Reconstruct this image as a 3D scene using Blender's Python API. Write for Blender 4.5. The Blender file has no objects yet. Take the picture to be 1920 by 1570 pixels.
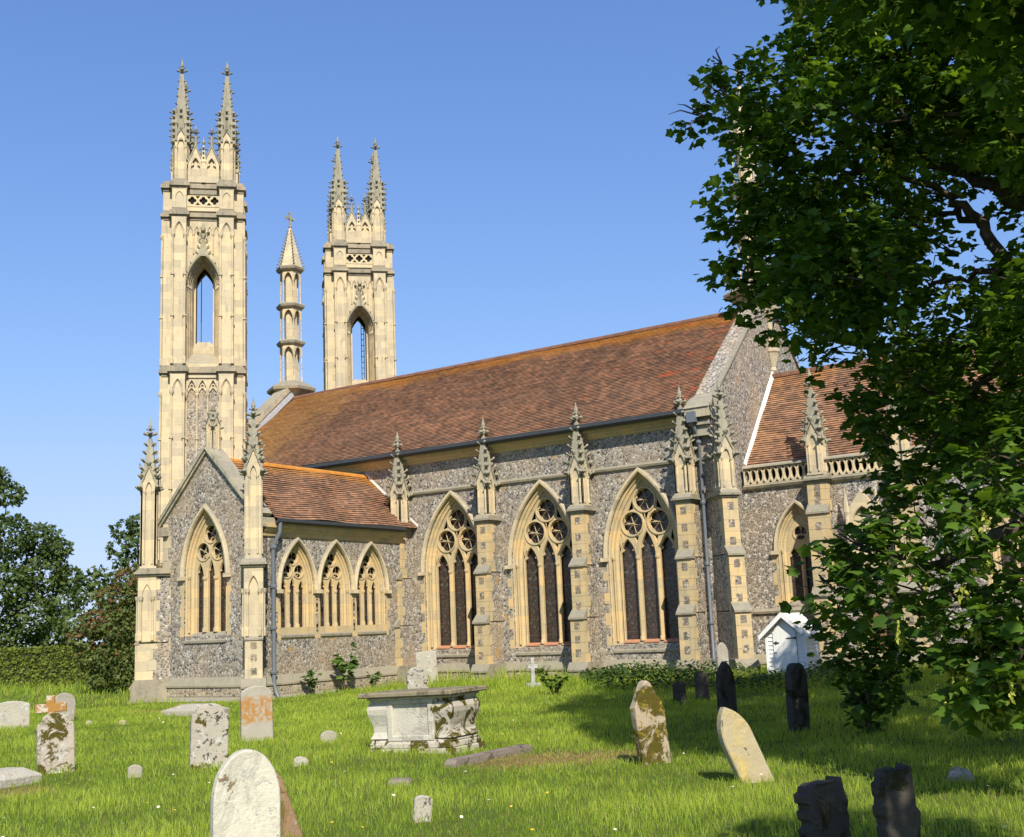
import bpy, math, random
import numpy as np
from mathutils import Matrix, Vector, noise
rnd = random.Random(7)
scene = bpy.context.scene
R = math.radians

# ------------------------------------------------------------------ camera, sky, sun, exposure
cam_d = bpy.data.cameras.new("camera"); cam = bpy.data.objects.new("camera", cam_d)
scene.collection.objects.link(cam); scene.camera = cam
YAW, PITCH, ROLL, FPX = R(-33.597), R(10.124), R(-2.399), 2188.2
EYE = Vector((0, 0, 1.7))
_f = Vector((math.sin(YAW)*math.cos(PITCH), math.cos(YAW)*math.cos(PITCH), math.sin(PITCH)))
_r = Vector((math.cos(YAW), -math.sin(YAW), 0)); _u = _r.cross(_f)
_r2 = _r*math.cos(ROLL) + _u*math.sin(ROLL); _u2 = -_r*math.sin(ROLL) + _u*math.cos(ROLL)
mw = Matrix((( _r2.x, _u2.x, -_f.x, EYE.x), (_r2.y, _u2.y, -_f.y, EYE.y), (_r2.z, _u2.z, -_f.z, EYE.z), (0, 0, 0, 1)))
cam.matrix_world = mw
cam_d.sensor_width = 36; cam_d.lens = FPX/1920*36; cam_d.clip_end = 3000; cam_d.clip_start = 0.1

world = bpy.data.worlds.new("World"); scene.world = world; world.use_nodes = True
nt = world.node_tree; bg = nt.nodes["Background"]
sky = nt.nodes.new("ShaderNodeTexSky"); sky.sky_type = 'NISHITA'; sky.sun_disc = False
SUN_EL, SUN_AZ = R(42), R(135)            # azimuth clockwise from +Y: the south-east
sky.sun_elevation = SUN_EL; sky.sun_rotation = SUN_AZ
sky.air_density = 1.0; sky.dust_density = 0.35; sky.ozone_density = 3.2; sky.altitude = 50
hs = nt.nodes.new("ShaderNodeHueSaturation"); hs.inputs["Saturation"].default_value = 1.16; hs.inputs["Value"].default_value = 0.9; nt.links.new(sky.outputs[0], hs.inputs["Color"])
cu_ = nt.nodes.new("ShaderNodeRGBCurve"); cu_.mapping.use_clip = False      # rolls the bright horizon off
for k_, lim, mul in ((0, 2.55, 1.0), (1, 3.25, .95), (2, 4.9, 1.15)):
    cc = cu_.mapping.curves[k_]; cc.points[0].location = (0, 0); cc.points[1].location = (12, lim*1.12)
    cc.points.new(lim*.5/mul, lim*.5); cc.points.new(lim*1.3/mul, lim*.93)
cu_.mapping.update(); nt.links.new(hs.outputs[0], cu_.inputs["Color"]); nt.links.new(cu_.outputs[0], bg.inputs[0]); bg.inputs[1].default_value = 0.15
sun_d = bpy.data.lights.new("sun", 'SUN'); sun_d.energy = 4.7; sun_d.angle = R(0.55); sun_d.color = (1.0, 0.93, 0.80)
sun = bpy.data.objects.new("sun", sun_d); scene.collection.objects.link(sun)
sdir = Vector((math.sin(SUN_AZ)*math.cos(SUN_EL), math.cos(SUN_AZ)*math.cos(SUN_EL), math.sin(SUN_EL)))
sun.rotation_euler = (-sdir).to_track_quat('-Z', 'Y').to_euler(); sun.location = (10, -10, 30)
vs = scene.view_settings; vs.view_transform = 'Standard'; vs.look = 'None'; vs.gamma = 1; vs.exposure = 0.52
scene.cycles.max_bounces = 6; scene.cycles.transparent_max_bounces = 6

# ------------------------------------------------------------------ scene helpers
W = {}
def link(o, parent=None, M=None):
    scene.collection.objects.link(o)
    M = M or Matrix()
    if parent is not None:
        o.parent = parent; o.matrix_parent_inverse = W[parent].inverted()
    o.matrix_basis = M; W[o] = M.copy()
    return o
def empty(name, loc, label=None, cat=None, group=None):
    o = bpy.data.objects.new(name, None); o.empty_display_size = .3
    link(o, None, Matrix.Translation(loc)); tag(o, label, cat, group); return o
def tag(o, label=None, cat=None, group=None, kind=None):
    if label: o["label"] = label
    if cat: o["category"] = cat
    if group: o["group"] = group
    if kind: o["kind"] = kind
    return o
def dup(o, M, parent=None):
    c = o.copy(); scene.collection.objects.link(c)
    if parent is not None:
        c.parent = parent; c.matrix_parent_inverse = W[parent].inverted()
    c.matrix_basis = M; W[c] = M.copy(); return c
def frame(o, deg): return Matrix.Translation(o) @ Matrix.Rotation(R(deg), 4, 'Z')
def at(px, py, d):
    v = mw.to_3x3() @ Vector(((px-960)/FPX, -(py-785)/FPX, -1))
    return EYE + v*(d/math.hypot(v.x, v.y))

def P_(px, py, z=0.0):                              # where the photo's ground point (px, py) lies
    v = mw.to_3x3() @ Vector(((px-960)/FPX, -(py-785)/FPX, -1)); t = (z-EYE.z)/v.z; p = EYE + v*t; return (p.x, p.y)
class MB:
    def __init__(s): s.v = []; s.f = []; s.m = []; s.sm = []
    def add(s, vs, fs, mat=0, M=None, smooth=False):
        n = len(s.v)
        s.v += [tuple(M @ Vector(p)) for p in vs] if M is not None else [tuple(p) for p in vs]
        s.f += [[n+i for i in f] for f in fs]; s.m += [mat]*len(fs); s.sm += [smooth]*len(fs)
    def box(s, x0, x1, y0, y1, z0, z1, mat=0, M=None):
        vs = [(x0,y0,z0),(x1,y0,z0),(x1,y1,z0),(x0,y1,z0),(x0,y0,z1),(x1,y0,z1),(x1,y1,z1),(x0,y1,z1)]
        s.add(vs, [(0,3,2,1),(4,5,6,7),(0,1,5,4),(1,2,6,5),(2,3,7,6),(3,0,4,7)], mat, M)
    def prism(s, pts, y0, y1, mat=0, M=None):          # polygon in (x, z), run along y
        n = len(pts)
        vs = [(p[0], y0, p[1]) for p in pts] + [(p[0], y1, p[1]) for p in pts]
        s.add(vs, [tuple(range(n))[::1], tuple(range(n, 2*n))[::-1]] + [(i, i+n, (i+1)%n+n, (i+1)%n) for i in range(n)], mat, M)
    def xprism(s, pts, x0, x1, mat=0, M=None):         # polygon in (y, z), run along x
        n = len(pts)
        vs = [(x0, p[0], p[1]) for p in pts] + [(x1, p[0], p[1]) for p in pts]
        s.add(vs, [tuple(range(n))[::-1], tuple(range(n, 2*n))] + [(i, (i+1)%n, (i+1)%n+n, i+n) for i in range(n)], mat, M)
    def rings(s, rings, mat=0, M=None, cap=True, smooth=False):
        n = len(rings[0]); vs = [p for r in rings for p in r]; fs = []
        for k in range(len(rings)-1):
            for i in range(n): fs.append((k*n+i, k*n+(i+1)%n, (k+1)*n+(i+1)%n, (k+1)*n+i))
        s.add(vs, fs, mat, M, smooth)
        if cap:
            s.add(rings[0], [tuple(range(n))[::-1]], mat, M); s.add(rings[-1], [tuple(range(n))], mat, M)
    def lathe(s, prof, n=8, c=(0,0,0), mat=0, M=None, ph=0.0, smooth=False):   # prof: (r, z)
        s.rings([[(c[0]+r*math.cos(2*math.pi*i/n+ph), c[1]+r*math.sin(2*math.pi*i/n+ph), c[2]+z) for i in range(n)] for r, z in prof], mat, M, True, smooth)
    def sq(s, prof, c=(0,0,0), mat=0, M=None): s.lathe([(r*math.sqrt(2), z) for r, z in prof], 4, c, mat, M, math.pi/4)
    def tube(s, pts, rad, n=7, mat=0, M=None):
        pts = [Vector(p) for p in pts]; rs = []
        for i, p in enumerate(pts):
            d = (pts[min(i+1, len(pts)-1)] - pts[max(i-1, 0)]).normalized()
            a = d.orthogonal().normalized() if i == 0 else (a - d*a.dot(d)).normalized()
            b = d.cross(a); r = rad[i] if isinstance(rad, (list, tuple)) else rad
            rs.append([p + (a*math.cos(2*math.pi*k/n) + b*math.sin(2*math.pi*k/n))*r for k in range(n)])
        s.rings(rs, mat, M, True, True)
    def mesh(s, me, mat=0, M=None):
        s.add([v.co[:] for v in me.vertices], [tuple(p.vertices) for p in me.polygons], mat, M)
    def build(s, name, mats, parent=None, M=None, bevel=0, loc=None):
        me = bpy.data.meshes.new(name); me.from_pydata(s.v, [], s.f)
        for m in (mats if isinstance(mats, (list, tuple)) else [mats]): me.materials.append(m)
        me.polygons.foreach_set("material_index", s.m); me.polygons.foreach_set("use_smooth", s.sm); me.update()
        o = bpy.data.objects.new(name, me)
        if bevel:
            b = o.modifiers.new("b", 'BEVEL'); b.width = bevel; b.segments = 1; b.limit_method = 'ANGLE'; b.angle_limit = R(50)
        if loc is not None:                         # give the object an origin of its own
            me.transform(Matrix.Translation(loc).inverted()); M = Matrix.Translation(loc)
        return link(o, parent, M)

def plate(outer, holes, y0, y1, bevel=0.0):        # flat shape in (x, z) with holes, y0..y1 thick
    cu = bpy.data.curves.new("t", 'CURVE'); cu.dimensions = '2D'; cu.fill_mode = 'BOTH'
    for pts in [outer] + list(holes):
        sp = cu.splines.new('POLY'); sp.points.add(len(pts)-1); sp.use_cyclic_u = True
        for p, q in zip(sp.points, pts): p.co = (q[0], q[1], 0, 1)
    th = abs(y1-y0)/2; cu.extrude = max(th - bevel, 0.001); cu.bevel_depth = bevel; cu.bevel_resolution = 0
    if bevel: cu.offset = -bevel
    o = bpy.data.objects.new("t", cu); me = bpy.data.meshes.new_from_object(o)
    mid = (y0+y1)/2
    me.transform(Matrix(((1,0,0,0),(0,0,-1,mid),(0,1,0,0),(0,0,0,1))))
    bpy.data.objects.remove(o); bpy.data.curves.remove(cu); return me

def arch_pts(a, zs, rise, zb=None, n=12, cx=0.0):  # pointed arch outline, from the left foot over the apex to the right foot
    r = (a*a + rise*rise)/(2*a); c = r - a; t1 = math.asin(min(1, rise/r)); P = []
    for i in range(n+1):
        t = t1*i/n; P.append((cx + c - r*math.cos(t), zs + r*math.sin(t)))
    Q = [(2*cx - x, z) for x, z in P[:-1]][::-1]
    pts = P + Q
    if zb is not None: pts = [(cx-a, zb)] + pts + [(cx+a, zb)]
    return pts
def off_arch(a, rise, o):
    r = (a*a + rise*rise)/(2*a); c = r - a; return a+o, math.sqrt(max((r+o)**2 - c*c, .0001))
def circle(cx, cz, r, n=20, ph=0.0): return [(cx + r*math.cos(2*math.pi*i/n+ph), cz + r*math.sin(2*math.pi*i/n+ph)) for i in range(n)]
def sweep_arch(mb, a, zs, rise, zb, prof, mat=0, M=None, cx=0.0, n=12):   # prof: list of (offset, y)
    ls = []
    for o, y in prof:
        aa, rr = off_arch(a, rise, o)
        ls.append([(p[0], y, p[1]) for p in arch_pts(aa, zs, rr, zb, n, cx)])
    k = len(ls[0]); vs = [p for l in ls for p in l]
    mb.add(vs, [(j*k+i, (j+1)*k+i, (j+1)*k+i+1, j*k+i+1) for j in range(len(ls)-1) for i in range(k-1)], mat, M)

# ------------------------------------------------------------------ materials
class NT:
    def __init__(s, name, rough=.9, spec=.25):
        s.m = bpy.data.materials.new(name); s.m.use_nodes = True; s.t = s.m.node_tree; s.n = s.t.nodes
        s.b = s.n["Principled BSDF"]; s.b.inputs["Roughness"].default_value = rough
        s.b.inputs["Specular IOR Level"].default_value = spec
    def node(s, typ, ins=None, **kw):
        q = s.n.new(typ)
        for k, v in kw.items(): setattr(q, k, v)
        for k, v in (ins or {}).items(): s.put(q.inputs[k], v)
        return q
    def put(s, sock, v):
        if hasattr(v, "is_output") or isinstance(v, bpy.types.NodeSocket): s.t.links.new(v, sock)
        elif isinstance(v, tuple) and len(v) == 3 and sock.type == 'RGBA': sock.default_value = (*v, 1)
        else: sock.default_value = v
    def math(s, op, a, b=0.0, c=0.0, clamp=False):
        q = s.node("ShaderNodeMath", {0: a, 1: b, 2: c}, operation=op); q.use_clamp = clamp; return q.outputs[0]
    def vmath(s, op, a, b=(0,0,0)):
        q = s.node("ShaderNodeVectorMath", {0: a, 1: b}, operation=op); return q.outputs[0]
    def coord(s):
        tc = s.node("ShaderNodeTexCoord"); oi = s.node("ShaderNodeObjectInfo")
        k = s.math('MULTIPLY', oi.outputs["Random"], 37.0)
        return s.vmath('ADD', tc.outputs["Object"], k)
    def noise(s, co, scale, detail=4, rough=.55, out="Fac", dist=0.0):
        q = s.node("ShaderNodeTexNoise", {"Vector": co, "Scale": scale, "Detail": detail, "Roughness": rough, "Distortion": dist}); return q.outputs[out]
    def ramp(s, fac, stops, interp='LINEAR'):
        q = s.node("ShaderNodeValToRGB", {"Fac": fac}); e = q.color_ramp; e.interpolation = interp
        while len(e.elements) < len(stops): e.elements.new(.5)
        for el, (p, c) in zip(e.elements, stops):
            el.position = p; el.color = (*c, 1) if isinstance(c, tuple) else (c, c, c, 1)
        return q.outputs[0]
    def mask(s, fac, lo, hi): return s.node("ShaderNodeMapRange", {0: fac, 1: lo, 2: hi}).outputs[0]
    def mix(s, f, a, b, mode='MIX'):
        q = s.node("ShaderNodeMix", data_type='RGBA', blend_type=mode); q.clamp_factor = True
        s.put(q.inputs[0], f); s.put(q.inputs[6], a); s.put(q.inputs[7], b); return q.outputs[2]
    def bump(s, h, strength=.5, dist=.02):
        q = s.node("ShaderNodeBump", {"Height": h, "Strength": strength, "Distance": dist}); s.t.links.new(q.outputs[0], s.b.inputs["Normal"])
    def color(s, c): s.put(s.b.inputs["Base Color"], c); return s.m
    def up(s):
        g = s.node("ShaderNodeNewGeometry"); return s.node("ShaderNodeSeparateXYZ", {0: g.outputs["Normal"]}).outputs[2]

def flint_mat(name, ramp, scale=14.0, mortar=(.35,.315,.255), warm=.3):
    t = NT(name, .75, .3); co = t.coord()
    v = t.node("ShaderNodeTexVoronoi", {"Vector": co, "Scale": scale, "Randomness": 1.0})
    e = t.node("ShaderNodeTexVoronoi", {"Vector": co, "Scale": scale, "Randomness": 1.0}, feature='DISTANCE_TO_EDGE')
    sx = t.node("ShaderNodeSeparateColor", {0: v.outputs["Color"]})
    c = t.ramp(sx.outputs[0], ramp, 'CONSTANT')
    fine = t.noise(co, 60, 3); c = t.mix(.55, c, t.ramp(fine, [(.25, .25), (.75, 1.3)]), 'MULTIPLY')
    ed = t.mask(e.outputs["Distance"], .05, .16)
    mc = t.mix(t.noise(co, 3.0, 3), mortar, tuple(k*.72 for k in mortar))
    c = t.mix(ed, mc, c)
    big = t.noise(co, .55, 4); c = t.mix(t.mask(big, .45, .75), c, t.mix(.55, c, (.42,.30,.17), 'MIX'))
    spot = t.noise(co, 1.7, 3); c = t.mix(t.mask(spot, .68, .74), c, (.42,.25,.08)) if warm else c
    t.bump(t.math('MINIMUM', e.outputs["Distance"], .3), .55, .05)
    t.put(t.b.inputs["Roughness"], t.ramp(sx.outputs[1], [(0, .5), (1, .95)]))
    return t.color(c)
FLINT_RAMP = [(0,(.52,.48,.42)),(.12,(.20,.18,.165)),(.30,(.055,.053,.055)),(.43,(.33,.28,.22)),(.57,(.11,.10,.10)),(.72,(.58,.55,.48)),(.78,(.20,.15,.11)),(.88,(.40,.36,.32))]
flint = flint_mat("flint_rubble", FLINT_RAMP)
flint_dark = flint_mat("knapped_flint", [(0,(.62,.58,.53)),(.16,(.07,.07,.075)),(.45,(.20,.19,.185)),(.62,(.05,.05,.055)),(.76,(.42,.39,.36)),(.88,(.12,.115,.115))], 15.0, (.36,.33,.28), 0)
flint_panel = flint_mat("flint_panel", [(0,(.50,.44,.37)),(.25,(.10,.09,.085)),(.5,(.26,.22,.19)),(.75,(.15,.14,.13))], 14.0, (.26,.21,.14), 0)
flint_round = flint_mat("flint_course", [(0,(.34,.29,.22)),(.3,(.11,.10,.09)),(.6,(.26,.22,.18)),(.85,(.50,.44,.35))], 11.0, (.46,.39,.27), 0)

def stone_mat(name, base, warm, grey, warm_amt=.5, grey_amt=.5, up_grey=.8, course=.29):
    t = NT(name, .92, .2); co = t.coord()
    tc = t.node("ShaderNodeTexCoord"); s = t.node("ShaderNodeSeparateXYZ", {0: tc.outputs["Object"]})
    row = t.math('FLOOR', t.math('DIVIDE', s.outputs[2], course))
    sh = t.math('MULTIPLY', row, .37)
    cx = t.math('FLOOR', t.math('ADD', t.math('DIVIDE', s.outputs[0], .52), sh)); cy = t.math('FLOOR', t.math('ADD', t.math('DIVIDE', s.outputs[1], .52), sh))
    cv = t.node("ShaderNodeCombineXYZ", {0: cx, 1: cy, 2: row}).outputs[0]
    wn = t.node("ShaderNodeTexWhiteNoise", {0: cv}).outputs["Value"]
    n1 = t.noise(co, .9, 5, .6); n2 = t.noise(co, 4.5, 5, .65); n3 = t.noise(co, 32, 3)
    c = t.mix(t.math('MULTIPLY', t.mask(t.math('ADD', t.math('MULTIPLY', wn, .5), t.math('MULTIPLY', n1, .6)), .4, .8), warm_amt), base, warm)
    c = t.mix(t.math('MULTIPLY', t.mask(n2, .52, .72), grey_amt), c, grey)
    n4 = t.noise(t.vmath('MULTIPLY', co, (1, 1, .13)), 6.5, 5, .6); c = t.mix(t.math('MULTIPLY', t.mask(n4, .54, .70), .55*grey_amt+.1), c, tuple(k*.62 for k in grey))
    c = t.mix(.25, c, t.ramp(n3, [(.2, .55), (.8, 1.3)]), 'MULTIPLY')
    c = t.mix(1.0, c, t.ramp(wn, [(0, .80), (1, 1.12)]), 'MULTIPLY')
    fz = t.math('ABSOLUTE', t.math('SUBTRACT', t.math('FRACT', t.math('DIVIDE', s.outputs[2], course)), .5))
    c = t.mix(t.math('MULTIPLY', t.mask(fz, .475, .495), .28), c, (.22,.18,.12))
    c = t.mix(t.math('MULTIPLY', t.mask(t.up(), .25, .6), up_grey), c, t.mix(t.noise(co, 9, 4), (.16,.15,.11), (.34,.31,.24)))
    t.bump(t.math('ADD', n3, t.math('MULTIPLY', n2, 2.0)), .25, .015)
    return t.color(c)
cream = stone_mat("cream_limestone", (.56,.475,.325), (.55,.41,.21), (.31,.285,.22), .45, .40)
ochre = stone_mat("ochre_limestone", (.56,.445,.255), (.54,.35,.14), (.36,.325,.255), .6, .48, .6)
trim = stone_mat("moulding_stone", (.33,.29,.215), (.34,.26,.15), (.165,.155,.125), .4, .75, .9, 9.0)
greyst = stone_mat("lichened_stone", (.34,.315,.235), (.36,.32,.20), (.17,.165,.13), .5, .8, .3, 9.0)
coping = stone_mat("coping_stone", (.40,.36,.27), (.42,.34,.2), (.17,.16,.13), .4, .9, .55, 9.0)

def roof_mat(name, orange_lo, streak):
    t = NT(name, .85, .25)
    uv = t.node("ShaderNodeUVMap").outputs[0]; s = t.node("ShaderNodeSeparateXYZ", {0: uv})
    H, Wd = .105, .165
    vr = t.math('DIVIDE', s.outputs[1], H); row = t.math('FLOOR', vr)
    uu = t.math('ADD', t.math('DIVIDE', s.outputs[0], Wd), t.math('MULTIPLY', t.math('MODULO', row, 2.0), .5)); col = t.math('FLOOR', uu)
    wn = t.node("ShaderNodeTexWhiteNoise", {0: t.node("ShaderNodeCombineXYZ", {0: col, 1: row, 2: 0.0}).outputs[0]}); rv = wn.outputs["Value"]
    big = t.noise(uv, .22, 4, .6); med = t.noise(uv, .9, 5, .65); fin = t.noise(uv, 26, 3)
    k = t.math('ADD', t.math('MULTIPLY', rv, .34), t.math('MULTIPLY', med, .76))
    c = t.ramp(k, [(.20,(.15,.092,.062)),(.42,(.225,.130,.082)),(.58,(.29,.160,.094)),(.72,(.36,.195,.110)),(.90,(.46,.25,.14))])
    c = t.mix(t.math('MULTIPLY', t.mask(big, .5, .68), .55), c, (.085,.055,.042))
    c = t.mix(t.math('MULTIPLY', t.mask(t.noise(uv, 3.2, 5), .55, .7), .4), c, (.20,.16,.085))
    at_ = t.node("ShaderNodeAttribute", attribute_name="orange").outputs["Fac"]
    o = t.mask(t.math('ADD', at_, t.math('MULTIPLY', t.math('SUBTRACT', med, .5), 1.3)), .32, .85)
    c = t.mix(t.math('MULTIPLY', o, .9), c, t.mix(t.noise(uv, 7, 4), (.50,.20,.03), (.42,.24,.07)))
    ol = t.node("ShaderNodeAttribute", attribute_name="olive").outputs["Fac"]
    o2 = t.mask(t.math('ADD', ol, t.math('MULTIPLY', t.math('SUBTRACT', med, .5), 1.2)), .3, .8)
    c = t.mix(t.math('MULTIPLY', o2, .8), c, t.mix(t.noise(uv, 5, 4), (.40,.28,.09), (.44,.22,.11)))
    rd = t.node("ShaderNodeAttribute", attribute_name="red").outputs["Fac"]
    patch = t.noise(t.vmath('MULTIPLY', uv, (.55, 1.5, 1)), 1.6, 2)
    c = t.mix(t.math('MULTIPLY', t.mask(t.math('ADD', t.math('ADD', patch, t.math('MULTIPLY', rv, .16)), t.math('MULTIPLY', rd, .3)), .90, .95), .85), c, t.mix(rv, (.56,.16,.07), (.44,.13,.06)))
    c = t.mix(t.math('MULTIPLY', t.mask(t.math('ADD', rd, t.math('MULTIPLY', t.math('SUBTRACT', big, .5), .8)), .75, 1.1), .7), c, t.mix(rv, (.33,.11,.065), (.22,.085,.055)))
    fu = t.math('ABSOLUTE', t.math('SUBTRACT', t.math('FRACT', uu), .5)); fv = t.math('FRACT', vr)
    j = t.math('MAXIMUM', t.math('MULTIPLY', t.mask(fu, .44, .49), .6), t.mask(t.math('SUBTRACT', 1.0, fv), .90, .97))
    c = t.mix(t.math('MULTIPLY', j, .42), c, (.04,.025,.018))
    c = t.mix(1.0, c, t.ramp(rv, [(0,.88),(.5,1.0),(1,1.10)]), 'MULTIPLY'); c = t.mix(.4, c, t.ramp(fin, [(.2,.4),(.8,1.5)]), 'MULTIPLY')
    t.bump(t.math('ADD', t.math('MULTIPLY', rv, .5), t.math('SUBTRACT', t.math('MULTIPLY', fin, .4), t.math('MULTIPLY', j, .6))), .45, .015)
    return t.color(c)
tile = roof_mat("plain_tiles", 0, 0)

def plain(name, col, rough=.6, var=.25, spec=.4, scale=6):
    t = NT(name, rough, spec); co = t.coord()
    c = t.mix(t.noise(co, scale, 5), tuple(k*(1-var) for k in col), tuple(min(1, k*(1+var)) for k in col))
    t.bump(t.noise(co, 40, 3), .12, .01); return t.color(c)
lead = plain("dark_gutter_iron", (.045,.05,.055), .5)
pipe_m = plain("grey_painted_iron", (.13,.15,.175), .45, .15)
leadflash = plain("lead_sheet", (.40,.42,.45), .5, .2)
mortar_m = plain("pale_mortar_fillet", (.72,.68,.60), .9, .15)
ridge_m = plain("ridge_tiles", (.17,.085,.055), .85, .6, .2, 3)
ridge_o = plain("lichened_ridge_tiles", (.50,.21,.04), .85, .4, .2, 4)
brick_sill = plain("red_tile_sill", (.42,.20,.11), .9, .4)
white_p = plain("white_paint", (.74,.73,.68), .55, .12, .4, 3)
black_i = plain("black_iron", (.02,.02,.022), .5)
void_m = plain("painted_void_dark", (.012,.011,.010), 1.0)  # near-black sheet colour stands in for the unlit void behind the frieze
wood_d = plain("brown_timber", (.22,.12,.06), .7)

def glass_mat():
    t = NT("leaded_stained_glass", .14, .5); tc = t.node("ShaderNodeTexCoord").outputs["Object"]
    v = t.node("ShaderNodeTexVoronoi", {"Vector": tc, "Scale": 15.0, "Randomness": .45})
    e = t.node("ShaderNodeTexVoronoi", {"Vector": tc, "Scale": 15.0, "Randomness": .45}, feature='DISTANCE_TO_EDGE')
    r = t.node("ShaderNodeSeparateColor", {0: v.outputs["Color"]}).outputs[0]
    c = t.ramp(r, [(0,(.035,.026,.02)),(.3,(.06,.035,.028)),(.5,(.03,.032,.03)),(.7,(.07,.05,.035)),(.85,(.05,.018,.014)),(.95,(.09,.08,.065))], 'CONSTANT')
    z = t.node("ShaderNodeSeparateXYZ", {0: tc}).outputs[2]
    bar = t.math('ABSOLUTE', t.math('SUBTRACT', t.math('FRACT', t.math('MULTIPLY', z, 2.1)), .5))
    lead_ = t.math('MAXIMUM', t.mask(e.outputs["Distance"], .05, .02), t.mask(bar, .475, .49))
    c = t.mix(t.math('MULTIPLY', lead_, .6), c, (.085,.075,.065)); t.bump(t.noise(tc, 12, 3), .35, .02)
    t.put(t.b.inputs["Roughness"], t.mix(lead_, (.16,.16,.16), (.7,.7,.7)))
    return t.color(c)
glass = glass_mat()

def leaf_mat(name, a, b, trans=.45, spec=.35):
    t = NT(name, .58, spec*.7); at_ = t.node("ShaderNodeAttribute", attribute_name="tint").outputs["Fac"]
    c = t.ramp(at_, [(0, a), (1, b)]); t.color(c)
    tr = t.node("ShaderNodeBsdfTranslucent", {"Color": t.mix(1.0, c, (1.5, 1.35, .55), 'MULTIPLY')})
    mx = t.node("ShaderNodeMixShader", {0: trans}); out = t.n["Material Output"]
    t.t.links.new(t.b.outputs[0], mx.inputs[1]); t.t.links.new(tr.outputs[0], mx.inputs[2]); t.t.links.new(mx.outputs[0], out.inputs[0])
    return t.m
syc_leaf = leaf_mat("sycamore_leaf", (.035,.086,.009), (.145,.255,.030), .46)
seed_m = leaf_mat("sycamore_seed", (.28,.32,.04), (.45,.48,.09), .3)
tree_leaf = leaf_mat("dark_tree_leaf", (.055,.095,.024), (.15,.20,.058), .35, .25)
shrub_leaf = leaf_mat("shrub_leaf", (.080,.115,.030), (.20,.235,.075), .35, .25)
red_leaf = leaf_mat("reddish_bloom", (.17,.070,.035), (.28,.12,.06), .25, .2)
hedge_leaf = leaf_mat("hedge_leaf", (.085,.120,.018), (.22,.26,.042), .25, .2)
plant_leaf = leaf_mat("plant_leaf", (.045,.10,.018), (.13,.22,.035), .35)
nettle_leaf = leaf_mat("nettle_leaf", (.030,.065,.016), (.075,.13,.028), .3)
grass_m = leaf_mat("grass_blade", (.145,.25,.022), (.48,.59,.09), .50, .2)
dry_m = leaf_mat("dry_grass", (.28,.20,.08), (.42,.30,.13), .3, .2)
def bark_mat():
    t = NT("bark", .95, .1); co = t.coord()
    n = t.noise(t.vmath('MULTIPLY', co, (1, 1, .3)), 14, 5)
    c = t.ramp(n, [(.3,(.035,.028,.02)),(.6,(.10,.08,.055)),(.8,(.19,.17,.12))]); t.bump(n, .8, .03); return t.color(c)
bark = bark_mat()
def ground_mat():
    t = NT("turf", .95, .1); co = t.node("ShaderNodeTexCoord").outputs["Object"]
    n1 = t.noise(co, .5, 5); n2 = t.noise(co, 9, 5)
    c = t.mix(n2, (.055,.080,.014), (.14,.18,.032)); c = t.mix(t.mask(n1, .5, .7), c, (.12,.145,.03))
    dr = t.node("ShaderNodeAttribute", attribute_name="dry").outputs["Fac"]
    c = t.mix(t.math('MULTIPLY', dr, t.mask(n2, .35, .55)), c, (.25,.15,.07))
    t.bump(t.noise(co, 30, 4), .8, .05); return t.color(c)
turf = ground_mat()

def lichen_mat(name, base, layers, top=None, rough=.95):
    """base stone with layers of (colour, noise scale, low, high) growths"""
    t = NT(name, rough, .15); co = t.coord()
    n = t.noise(co, 5, 6, .65); c = t.mix(n, tuple(k*.75 for k in base), tuple(min(1, k*1.2) for k in base))
    h = t.noise(co, 35, 4)
    for i, (col, sc, lo, hi) in enumerate(layers):
        sh = t.vmath('ADD', co, (11.3*i+3, 5.1*i, 2.7*i))
        m = t.mask(t.noise(sh, sc, 6, .68, dist=.6), lo, hi)
        c = t.mix(m, c, t.mix(t.noise(sh, 28, 3), tuple(k*.6 for k in col), tuple(min(1, k*1.25) for k in col)))
        h = t.math('ADD', h, t.math('MULTIPLY', m, .8))
    t.bump(h, .5, .015); return t.color(c)

# ------------------------------------------------------------------ ground
def smooth(a, b, x):
    t = min(1, max(0, (x-a)/(b-a))); return t*t*(3-2*t)
def gh(x, y):
    z = .045*noise.noise(Vector((x*.35, y*.35, 0))) + .02*noise.noise(Vector((x*1.3, y*1.3, 3)))
    k = smooth(20, 28, y)*smooth(-24.5, -21.5, x)
    return z + .16*k
xs = sorted(set([-700, -400, -220, -140] + [-100 + 4*i for i in range(11)] + [-58 + .5*i for i in range(141)] + [14, 18, 24, 40, 80, 160, 400, 800]))
ys = sorted(set([-200, -80, -30, -10] + [-4 + .5*i for i in range(89)] + [42, 46, 52, 60, 70, 90, 130, 200, 400, 900, 1600]))
DRY = [(-8.5, 13.0, 1.1, .5), (-7.7, 13.6, .8, .6), (-13.2, 8.7, .6, .35), (-23.5, 19.5, .9, .25)]
def dryness(x, y): return max(0, max(1 - ((x-a)**2 + (y-b)**2)/(r*r) for a, b, r, q in DRY))
g = MB(); nx = len(xs)
g.v = [(x, y, gh(x, y)) for y in ys for x in xs]
g.f = [[j*nx+i, j*nx+i+1, (j+1)*nx+i+1, (j+1)*nx+i] for j in range(len(ys)-1) for i in range(nx-1)]
g.m = [0]*len(g.f); g.sm = [True]*len(g.f)
ground = g.build("ground", turf); tag(ground, kind="structure")
a_ = ground.data.attributes.new("dry", 'FLOAT', 'POINT'); a_.data.foreach_set("value", [dryness(v[0], v[1]) for v in g.v])

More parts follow.
